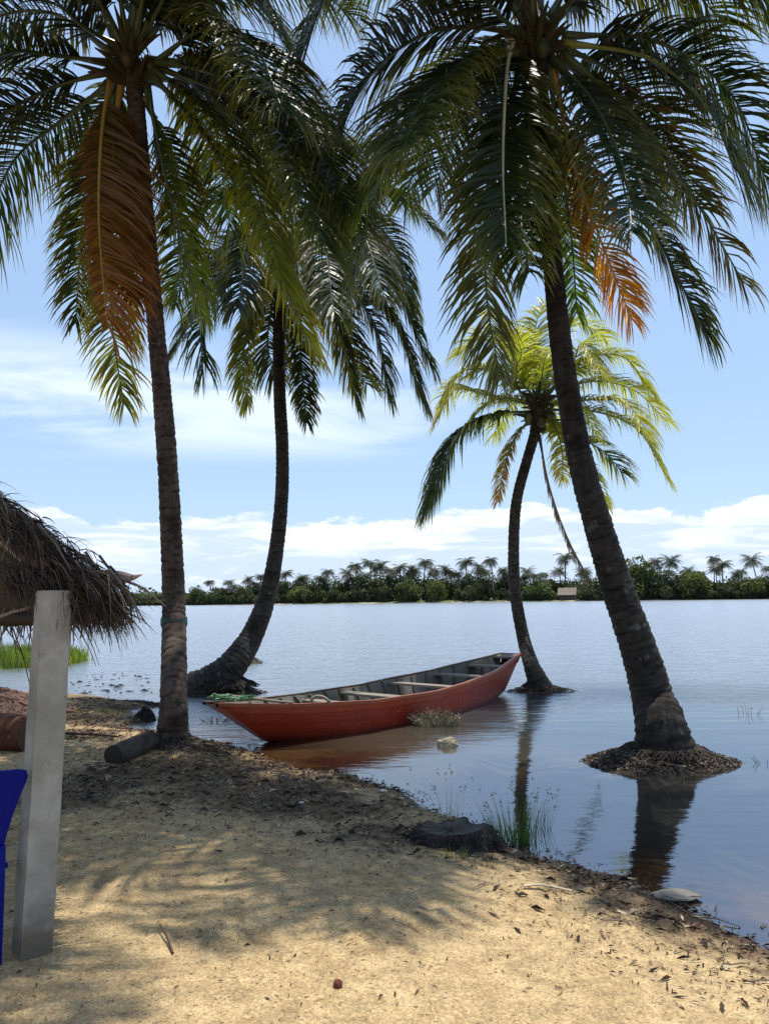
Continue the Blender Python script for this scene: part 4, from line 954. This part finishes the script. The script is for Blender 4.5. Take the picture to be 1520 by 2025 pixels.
# plants
def twiggy(name, c, r, h, n, rng, cols, label, cat, leaves=4, mt='litter', wid=.004, spread=1.0):
    mb = MB()
    for _ in range(n):
        a = rng.uniform(0, 2*PI); q = rng.random()**.5; p = Vector(c)+Vector((math.cos(a)*r*q*.5, math.sin(a)*r*q*.35, -.01)); hh = h*rng.uniform(.5, 1); d = Vector((math.cos(a)*spread*q, math.sin(a)*spread*q*.7, 1)).normalized(); ps = [p]
        for k in range(5): p = p + d*hh/5; d = (d + Vector((rng.gauss(0, .16), rng.gauss(0, .16), rng.gauss(-.04, .1)))).normalized(); ps.append(p)
        cl = lerp3(cols[0], cols[1], rng.random()); mb.tube(ps, [wid, wid*.9, wid*.8, wid*.6, wid*.45, wid*.25], 4, cl)
        for _ in range(leaves):
            b = sample(ps, rng.uniform(.3, 1)); piece(mb, b, rng.uniform(.02, .06), rng.uniform(.006, .014), rng, scl(cl, rng.uniform(.8, 1.7)), 1.0)
    return tag(mb.build(name, M[mt], None), label, cat)
c = G(862, 1434); twiggy('water_bush', (c.x, c.y, 0), .48, .27, 170, ra_, ((.06, .055, .03), (.24, .21, .15)), 'low twiggy grey green bush in the water against the side of the red boat', 'bush', 9, spread=1.3)
c = G(425, 1428); twiggy('water_twigs', (c.x, c.y, 0), .35, .16, 22, ra_, ((.02, .018, .014), (.05, .045, .03)), 'dark broken twigs in the water left of the boat bow', 'twigs', 2, spread=1.8)
c = G(1476, 1412); twiggy('water_twigs', (c.x, c.y, 0), .4, .22, 7, ra_, ((.02, .02, .014), (.05, .05, .03)), 'few thin twigs rising from the water right of the leaning palm', 'twigs', 1, wid=.003, spread=.8)
c = G(1512, 1512); twiggy('water_twigs', (c.x, c.y, 0), .2, .12, 4, ra_, ((.02, .02, .014), (.05, .05, .03)), 'short twig poking from the water at the right edge', 'twigs', 1, wid=.003)
def tuft(name, c, r, h, n, rng, cols, label, cat='grass tuft', w=.006, heads=0):
    mb = MB()
    for _ in range(n):
        a = rng.uniform(0, 2*PI); q = rng.random()**.6; p = Vector(c)+Vector((math.cos(a)*r*q, math.sin(a)*r*q*.6, -.01)); d = Vector((math.cos(a)*.22*q+rng.gauss(0, .1), math.sin(a)*.2*q, 1)).normalized(); hh = h*rng.uniform(.45, 1); s = Vector((rng.gauss(0, 1), rng.gauss(0, .4), 0)).normalized(); v = []; cl = lerp3(cols[0], cols[1], rng.random())
        for k in range(5):
            ww = w*(1-.22*k)*.5; v += [p+s*ww, p-s*ww]; p = p + d*hh/4; d = (d+Vector((math.cos(a)*.10, math.sin(a)*.05, -.05*k))).normalized()
        mb.add(v, [(2*k, 2*k+2, 2*k+3, 2*k+1) for k in range(4)], cl)
        if rng.random() < heads: 
            for _ in range(5): piece(mb, p+Vector((rng.uniform(-.01, .01), 0, rng.uniform(-.06, 0))), .025, .010, rng, (.10, .08, .04), 1)
    return tag(mb.build(name, M['grass'], None), label, cat)
c = G(1008, 1662); tuft('grass_tuft', (c.x+.02, c.y, 0), .17, .36, 95, ra_, ((.03, .06, .015), (.08, .13, .03)), 'green grass tuft growing in the water right of the rotten stump', heads=.25)
c = G(1050, 1640); tuft('grass_tuft', (c.x+.05, c.y, 0), .10, .34, 34, ra_, ((.03, .055, .015), (.07, .11, .03)), 'thinner grass tuft standing in the reflection of the slender palm', heads=.5, w=.004)
c = G(890, 1614); tuft('grass_tuft', (c.x, c.y, 0), .12, .36, 22, ra_, ((.10, .13, .06), (.16, .17, .09)), 'sparse dry grass stalks in the water just behind the rotten stump', heads=.6, w=.003)
c = L(905, 1700); tuft('grass_tuft', c, .08, .12, 30, ra_, ((.07, .09, .03), (.16, .16, .06)), 'short grass tuft on the sand in front of the rotten stump')
c = L(212, 1410); tuft('grass_tuft', c, .30, .10, 120, ra_, ((.08, .10, .03), (.17, .17, .06)), 'low yellowish grass patch on the litter between post and tall palm')
# reed bed beyond the shelter
mb = MB(); rr_ = random.Random(9); a0 = G(-320, 1335); a1 = G(120, 1316)
for _ in range(5200):
    t = rr_.random(); p = a0.lerp(a1, t**.8) + Vector((rr_.uniform(-.3, .3), rr_.uniform(-.6, 3.5)*(1-.5*t), 0)); hh = rr_.uniform(.3, .85)*(1-.35*t); d = Vector((rr_.gauss(0, .22), rr_.gauss(0, .15), 1)).normalized(); s = Vector((.016, 0, 0)); q = p + d*hh*.6; e = q + (d+Vector((rr_.gauss(0, .5), 0, -.2))).normalized()*hh*.4
    mb.add([p+s, p-s, q-s*.8, q+s*.8, e], [(0, 1, 2, 3), (3, 2, 4)], lerp3((.07, .10, .02), (.17, .20, .05), rr_.random()))
tag(mb.build('reed_bed', M['grass'], None), 'bright green reeds growing in the water behind the shelter', 'reeds', kind='stuff')
# rag tied round the tall trunk
c0 = min(TC1, key=lambda q: abs(q.z - P(344, 1231, 9.45).z)); mb = MB(); vs = []
for i, z in enumerate((-.055, -.03, .0, .03, .055)):
    for k in range(24): th = 2*PI*k/24; r = .150+.008*noise.noise(Vector((math.cos(th)*3, math.sin(th)*3, i*1.3)))+(.006 if 0 < i < 4 else 0); vs.append(c0+Vector((math.cos(th)*r, math.sin(th)*r, z+.012*math.sin(th*2))))
mb.add(vs, [(i*24+k, i*24+(k+1) % 24, (i+1)*24+(k+1) % 24, (i+1)*24+k) for i in range(4) for k in range(24)], (.012, .075, .06))
tag(mb.build('cloth_band', M['cloth'], None, smooth=True), 'dark green band tied round the trunk of the tall left palm', 'band')

# ------------------------------------------------------------------ leaf litter (uncountable)
def litter():
    rg = np.random.default_rng(4); r = random.Random(6); mb = MB()
    X = rg.uniform(-7, 4.5, 210000); Y = 3.2 + (13.5-3.2)*rg.random(210000)**1.1
    d = sdist(X, Y); dens = dirt_at(X, Y); hz = height(X, Y); u = rg.random(210000)
    ok = (d > -.05) & (u < (dens**1.2*.95 + .028)) & (((X+1.85)**2 + (Y-PB.y)**2) > .02)
    cols = ((.022, .015, .011), (.05, .033, .022), (.15, .10, .06), (.36, .29, .20), (.11, .04, .026))
    for x, y, z, dd in zip(X[ok], Y[ok], hz[ok], dens[ok]):
        c = cols[min(4, int(r.random()**1.4*5))]; big = r.random() < .13*dd
        l = r.uniform(.04, .11) if big else r.uniform(.010, .042)
        piece(mb, Vector((x, y, z+.004+.01*dd*r.random())), l, l*r.uniform(.08, .30), r, scl(c, r.uniform(.7, 1.3)), .25)
    tag(mb.build('leaf_litter', M['litter'], None), 'brown leaf scraps and plant crumbs strewn over the sand', 'leaf litter', kind='stuff')
    mb = MB()
    for _ in range(900):
        x = r.uniform(-6.5, 3.6); y = r.uniform(3.4, 12.5)
        if float(sdist(np.array([x]), np.array([y]))[0]) < .02: continue
        if r.random() > float(dirt_at(np.array([x]), np.array([y]))[0])*1.1+.02: continue
        a = r.uniform(0, 2*PI); l = r.uniform(.08, .32); p = Vector((x, y, 0)); ps = []
        for k in range(5):
            p = p + Vector((math.cos(a), math.sin(a), 0))*l/5; a += r.gauss(0, .3); ps.append(Vector((p.x, p.y, H(p.x, p.y)+.008+.012*r.random())))
        g = r.uniform(.5, 3); mb.tube(ps, [.0045, .004, .0035, .003, .002], 4, (.07*g, .05*g, .036*g))
    tag(mb.build('twig_litter', M['litter'], None), 'thin twigs and roots strewn over the litter along the shore', 'twigs', kind='stuff')
    mb = MB()                            # flotsam on the water close to the shore
    for _ in range(1500):
        i = r.randrange(2, len(shore_px)-2); a, b = PX[i], PX[i+1]; t = r.random(); x = a[0]+(b[0]-a[0])*t + r.gauss(0, .09); y = a[1]+(b[1]-a[1])*t + r.gauss(0, .11)
        if float(height(np.array([x]), np.array([y]))[0]) > -.002: continue
        l = r.uniform(.01, .05); piece(mb, Vector((x, y, .004)), l, l*.35, r, lerp3((.02, .016, .012), (.12, .09, .06), r.random()), .1)
    for _ in range(60):
        p = G(r.uniform(140, 300), r.uniform(1330, 1372)); piece(mb, Vector((p.x, p.y, .005)), r.uniform(.05, .2), .05, r, (.02, .018, .015), .1)
    tag(mb.build('flotsam', M['litter'], None), 'dark plant scraps floating along the waterline', 'flotsam', kind='stuff')
litter()

# ------------------------------------------------------------------ far bank
def bankY(x): return float(np.interp(x, [-900, -200, -108, -80, 0, 60, 140, 400, 900], [1100, 560, 338, 326, 300, 285, 268, 240, 220]))
def b_far(nt):
    oc = objco(nt); n = noise_(nt, oc, .08, 5, .6); n2 = noise_(nt, oc, 1.1, 4)
    c = mixc(nt, maprange(nt, n, .4, .6), (.36, .30, .20), (.09, .12, .04)); return princ(nt, mixc(nt, 1.0, c, mixc(nt, n2, (.6,)*3, (1.3,)*3), 'MULTIPLY'), .95)
M['far'] = mat('far_shore_soil', b_far)
bxs = list(np.linspace(-900, 900, 181)); offs = [-1.5, 0, 1.5, 5, 15, 60, 400, 2500]; hs = [-.4, .05, .35, .7, 1.0, 1.4, 2.5, 6]
mb = MB(); vs = []
for x in bxs:
    yb = bankY(x) + 1.2*noise.noise(Vector((x*.05, 0, 0))) + .8*noise.noise(Vector((x*.2, 3, 0)))
    for o_, h_ in zip(offs, hs): vs.append((x, yb+o_, h_))
m = len(offs); mb.add(vs, [(i*m+j, (i+1)*m+j, (i+1)*m+j+1, i*m+j+1) for i in range(len(bxs)-1) for j in range(m-1)])
tag(mb.build('far_bank', M['far'], None, smooth=True), kind='structure')
def blob_leaves(mb, c, rx, ry, rz, n, rng, cols, size, lobes=5):
    ls = [(Vector((rng.gauss(0, .42)*rx, rng.gauss(0, .42)*ry, rng.uniform(.2, .85)*rz)), rng.uniform(.35, .6)) for _ in range(lobes)]
    for _ in range(n):
        lc, lr = rng.choice(ls); d = Vector((rng.gauss(0, 1), rng.gauss(0, 1), rng.gauss(0, 1))).normalized()*rng.random()**.33
        p = Vector(c) + lc + Vector((d.x*rx*lr*1.3, d.y*ry*lr*1.3, d.z*rz*lr*.75))
        if p.z < c[2]: p.z = c[2] + rng.random()*.6
        a = Vector((rng.gauss(0, 1), rng.gauss(0, 1), rng.gauss(0, 1))).normalized(); b = a.cross(Vector((rng.gauss(0, 1), rng.gauss(0, 1), rng.gauss(0, 1)))).normalized(); s = size*rng.uniform(.5, 1.3)
        mb.add([p+a*s, p+b*s*.5, p-a*s, p-b*s*.5], [(0, 1, 2, 3)], lerp3(cols[0], cols[1], rng.random()))
rf = random.Random(303)
def far_palm_proto(seed, H_, R, lean, stiff):
    r = random.Random(seed); root = empty('far_palm', (0, 0, -500)); tb = MB(); ps = [Vector((lean*(t/6)**2*H_, 0, H_*t/6)) for t in range(7)]
    tb.tube(ps, [.26, .22, .19, .17, .16, .15, .15], 7, (.16, .14, .12)); tb.build('trunk', M['litter'], root)
    cb = MB(); top = ps[-1]
    for i in range(26):
        az = 2*PI*i/26*3.0+r.uniform(-.25, .25); el = r.choice([1.1, .7, .35, .05, -.35]) + r.uniform(-.15, .15); d = Vector((math.cos(az)*math.cos(el), math.sin(az)*math.cos(el), math.sin(el))); p = top.copy(); K = 7; L_ = R*r.uniform(.85, 1.1); col = lerp3((.022, .036, .016), (.06, .08, .03), r.random())
        for k in range(K):
            q = p + d*L_/K; sd_ = Vector((-math.sin(az), math.cos(az), 0)); wl = R*.36*(.5, 1, 1.1, 1, .85, .6, .35)[k]
            for s in (-1, 1):
                for hh in (0, .5):
                    b0 = p.lerp(q, hh); b1 = p.lerp(q, hh+.34); e = b1 + sd_*s*wl*.8 + Vector((0, 0, -wl*r.uniform(.3, .9))) + d*.1
                    cb.add([b0, b1, e], [(0, 1, 2)], col)
            p = q; d = (d + Vector((0, 0, -stiff))).normalized()
    cb.build('crown', M['leaf_far'], root); return root
protos = [far_palm_proto(1, 12, 3.7, .05, .30), far_palm_proto(2, 12, 3.4, -.10, .36), far_palm_proto(3, 12, 3.9, .12, .26)]
palms_px = [(414, 1154, 'first', .75), (452, 1155, '', .75), (491, 1150, '', .8), (517, 1143, '', .9), (565, 1138, '', .9), (597, 1147, '', 1), (648, 1134, '', .95), (631, 1148, '', .85), (686, 1137, '', .85), (702, 1122, '', 1.05), (732, 1118, '', 1.1), (752, 1124, '', 1.0), (773, 1140, '', .9), (791, 1126, '', .9), (816, 1131, '', 1), (841, 1115, '', 1.15), (858, 1134, '', .9), (882, 1131, '', 1), (902, 1138, '', .9), (921, 1115, '', 1.05), (948, 1127, '', 1), (969, 1112, '', 1.0), (994, 1132, '', .8), (1041, 1134, '', .9), (1056, 1142, '', 1), (1118, 1106, '', 1.15), (1152, 1135, '', .9), (1230, 1130, '', .9), (1294, 1115, '', .9), (1326, 1114, '', 1.1), (1411, 1109, '', .9), (1427, 1121, '', 1.1), (1484, 1112, '', 1.05), (1519, 1127, '', 1.0), (1385, 1140, '', .7), (1455, 1142, '', .7)]
lab = {414: 'far palm nearest the left end of the wooded bank', 452: 'small far palm second from the left end of the wooded bank', 491: 'low far palm just left of the curved palm trunk', 517: 'far palm touching the left side of the curved palm trunk',
 565: 'far palm just right of the curved palm trunk', 597: 'broad low far palm right of the curved palm trunk', 648: 'far palm standing clear of the canopy between the curved palm and the tall clump', 631: 'lower far palm just left of the lone skyline palm above it', 686: 'low far palm at the left foot of the tall palm clump',
 702: 'left palm of the tall dense clump on the far bank', 732: 'highest palm of the tall dense clump on the far bank', 752: 'right palm of the tall dense clump on the far bank', 773: 'low far palm right of the tall dense clump', 791: 'thin far palm with narrow crown right of the tall dense clump', 816: 'far palm tucked left of the bushy headed tall palm',
 841: 'tall far palm with bushy rounded head near the middle of the bank', 858: 'low far palm under the right of the bushy headed palm', 882: 'far palm of middle height above the bright green shrub', 902: 'low far palm left of the pair of tall skyline palms', 921: 'left one of the pair of tall skyline palms left of the slender trunk', 948: 'lower palm between the two tall skyline palms',
 969: 'tall far palm with visible pale trunk just left of the slender palm trunk', 994: 'low far palm half hidden by the slender palm trunk', 1041: 'far palm just right of the slender palm trunk', 1056: 'low far palm left of the far hut', 1118: 'tall wide far palm rising above the far hut', 1152: 'far palm behind the hanging dead frond',
 1230: 'small far palm just right of the leaning trunk', 1294: 'left palm of the pair above the big rounded far tree', 1326: 'right and fuller palm of the pair above the big rounded far tree', 1411: 'left one of two crossing far palms near the right edge', 1427: 'right and lower one of two crossing far palms near the right edge', 1484: 'far palm with thin clear trunk near the right edge', 1519: 'far palm cut by the right edge of the view', 1385: 'small low far palm left of the two crossing palms', 1455: 'small low far palm between the crossing palms and the thin trunked palm'}
used = set()
for i, (px, py, _, sc) in enumerate(palms_px):
    k = (i*2+1) % 3; 
    x0 = P(px, 1190, 300).x; Yb = bankY(x0)+rf.uniform(6, 16); tp = P(px, py, Yb); z = tp.z
    o = protos[k] if k not in used else copy_tree(protos[k]); used.add(k)
    s = sc*Yb/290*1.3; o.scale = (s, s, z/12.0); rz = rf.uniform(0, 6.28); o.rotation_euler = (0, 0, rz)
    lean = (.05, -.10, .12)[k]*12*s; o.location = (tp.x-lean*math.cos(rz), Yb-lean*math.sin(rz), .8)
    o['label'] = lab[px]; o['category'] = 'palm tree'; o['group'] = 'palms on the far bank'
WOOD_EXTRA = []
for i in range(26):                       # further low palm crowns scattered through the wood (part of its mass)
    px = 385 + i*43 + rf.uniform(-14, 14); Yb = bankY(P(px, 1190, 300).x) + rf.uniform(10, 30); py = float(np.interp(px, [380, 520, 740, 1000, 1250, 1520], [1168, 1158, 1137, 1140, 1132, 1140])) + rf.uniform(-6, 8); k = i % 3
    tp = P(px, py, Yb); s = Yb/290*rf.uniform(.9, 1.25); rz = rf.uniform(0, 6.28); lean = (.05, -.10, .12)[k]*12*s
    mtx = Matrix.Translation((tp.x-lean*math.cos(rz), Yb-lean*math.sin(rz), .8)) @ Matrix.Rotation(rz, 4, 'Z') @ Matrix.Diagonal((s, s, tp.z/12, 1))
    for ch in protos[k].children:
        ca = ch.data.color_attributes['Col'].data; WOOD_EXTRA.append(([mtx @ v.co for v in ch.data.vertices], [tuple(p.vertices) for p in ch.data.polygons], [tuple(c.color)[:3] for c in ca]))
# distinct rounded trees
def tree_proto(seed, cols):
    r = random.Random(seed); root = empty('broadleaf_tree', (0, 0, -500)); tb = MB(); tb.tube([Vector((0, 0, -.3)), Vector((.1, 0, 1.5)), Vector((0, .1, 3))], [.25, .2, .14], 7, (.12, .10, .08)); 
    for k in range(4): a = k*1.6; tb.tube([Vector((0, 0, 1.2)), Vector((math.cos(a)*1.2, math.sin(a)*1.2, 3.2))], [.13, .06], 5, (.12, .10, .08))
    tb.build('trunk', M['litter'], root); cb = MB(); blob_leaves(cb, (0, 0, .2), 3.6, 3.0, 5.2, 2600, r, cols, .36, 9); cb.build('crown', M['leaf_far'], root); return root
tprotos = [tree_proto(5, ((.035, .06, .018), (.09, .13, .035))), tree_proto(6, ((.055, .085, .02), (.13, .17, .04))), tree_proto(7, ((.03, .05, .02), (.07, .10, .035)))]
trees_px = [(388, 1170, .9, 0, 'rounded tree at the left tip of the wooded far bank'), (478, 1167, 1.1, 2, 'dark rounded tree left of the curved palm trunk on the far bank'), (590, 1166, 1.1, 1, 'light green tree right of the curved palm trunk on the far bank'), (805, 1160, 1.4, 0, 'wide tree left of the bright green shrub on the far bank'), (862, 1155, 1.15, 1, 'bright green rounded shrub at mid bank beside the small beach'), (943, 1160, 1.2, 2, 'dark rounded tree behind the small far beach'),
 (1068, 1160, 1.3, 0, 'bushy tree just left of the far hut'), (1160, 1158, 1.2, 2, 'bushy tree just right of the far hut'), (1258, 1126, 1.7, 0, 'tallest big rounded tree on the far bank right of the leaning trunk'), (1312, 1146, 1.5, 2, 'dark rounded tree below the pair of far palms'), (1370, 1140, 1.6, 1, 'bright green spreading tree between the far palm pairs'), (1432, 1160, 1.3, 2, 'low dark tree under the crossing far palms'), (1482, 1152, 1.4, 1, 'light green tree under the thin trunked far palm'), (1535, 1150, 1.4, 0, 'tree at the right edge of the far bank')]
used = set()
for px, py, s, k, lb in trees_px:
    x0 = P(px, 1190, 300).x; Yb = bankY(x0)+5; tp = P(px, py, Yb); o = tprotos[k] if k not in used else copy_tree(tprotos[k]); used.add(k)
    o.scale = (s, s, tp.z/4.7); o.rotation_euler = (0, 0, rf.uniform(0, 6.28)); o.location = (tp.x, Yb, .3); o['label'] = lb; o['category'] = 'tree'; o['group'] = 'rounded trees on the far bank'
# the woodland mass between them
mb = MB(); xs = -118.0
prof_x = [250, 370, 420, 520, 650, 740, 850, 1000, 1060, 1110, 1200, 1260, 1370, 1420, 1520, 1900]; prof_y = [1188, 1178, 1173, 1166, 1156, 1146, 1148, 1150, 1158, 1158, 1150, 1140, 1150, 1160, 1150, 1150]
for row, (yo, sc, hsc) in enumerate(((3.5, .55, .50), (10, 1.0, .95), (20, 1.2, 1.1))):
    px = 240.0
    while px < 2100:
        x0 = P(px, 1190, 300).x; Yb = bankY(x0)+yo; ht = 1.22*P(px, float(np.interp(px, prof_x, prof_y)), Yb).z*rf.uniform(.75, 1.1)*hsc; ht = max(1.2, ht)
        if row == 0 and (770 < px < 1000 or 1085 < px < 1160) and rf.random() < .75: px += rf.uniform(8, 14); continue
        wd = rf.uniform(2.6, 4.2)*sc; kk = rf.random(); cols = (((.020, .035, .014), (.05, .075, .025)) if kk < .6 else ((.035, .055, .017), (.09, .12, .035)))
        x = P(px, 1190, Yb).x; blob_leaves(mb, (x, Yb, .2), wd, wd*.8, ht, int(420*sc+160), rf, cols, .46, 5); px += rf.uniform(7, 14)*sc*.9
px = -400
for _ in range(230):                      # far left, receding bank
    x = rf.uniform(-420, -108); Yb = bankY(x)+rf.uniform(4, 25); blob_leaves(mb, (x, Yb, .2), 7, 6, rf.uniform(4, 7.5), 45, rf, ((.035, .055, .025), (.08, .11, .04)), 1.1, 4)
for v_, f_, c_ in WOOD_EXTRA: mb.add(v_, f_, c_)
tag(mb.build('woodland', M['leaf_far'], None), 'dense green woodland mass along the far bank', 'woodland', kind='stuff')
# far hut
cx = P(1117, 1187, 281); root = tag(empty('thatched_hut', (cx.x, 277, .4), math.radians(-22)), 'small far thatched hut with brown roof on the opposite bank', 'hut')
mb = MB(); mb.box((0, 0, 1.1), (5.6, 4.2, 2.2), None, (.055, .035, .026)); mb.add([Vector((-2.8, -2.1, 2.2)), Vector((-2.8, 2.1, 2.2)), Vector((-2.8, 0, 4.0))], [(0, 1, 2)], (.055, .035, .026)); mb.build('wall', M['wood'], root)
mb = MB()
for s in (-1, 1):
    n1 = 14
    o = [Vector((-3.3+6.6*i/n1, s*2.9*(1-j/5), 1.9+2.6*j/5+.1*noise.noise(Vector((i, j*1.3, s))))) for j in range(6) for i in range(n1+1)]; m = n1+1
    mb.add(o, [(j*m+i, j*m+i+1, (j+1)*m+i+1, (j+1)*m+i) for j in range(5) for i in range(n1)], (.075, .048, .034))
    mb.add([p-Vector((0, 0, .22)) for p in o], [(j*m+i, (j+1)*m+i, (j+1)*m+i+1, j*m+i+1) for j in range(5) for i in range(n1)], (.08, .055, .04))
mb.build('roof', M['thatch'], root)
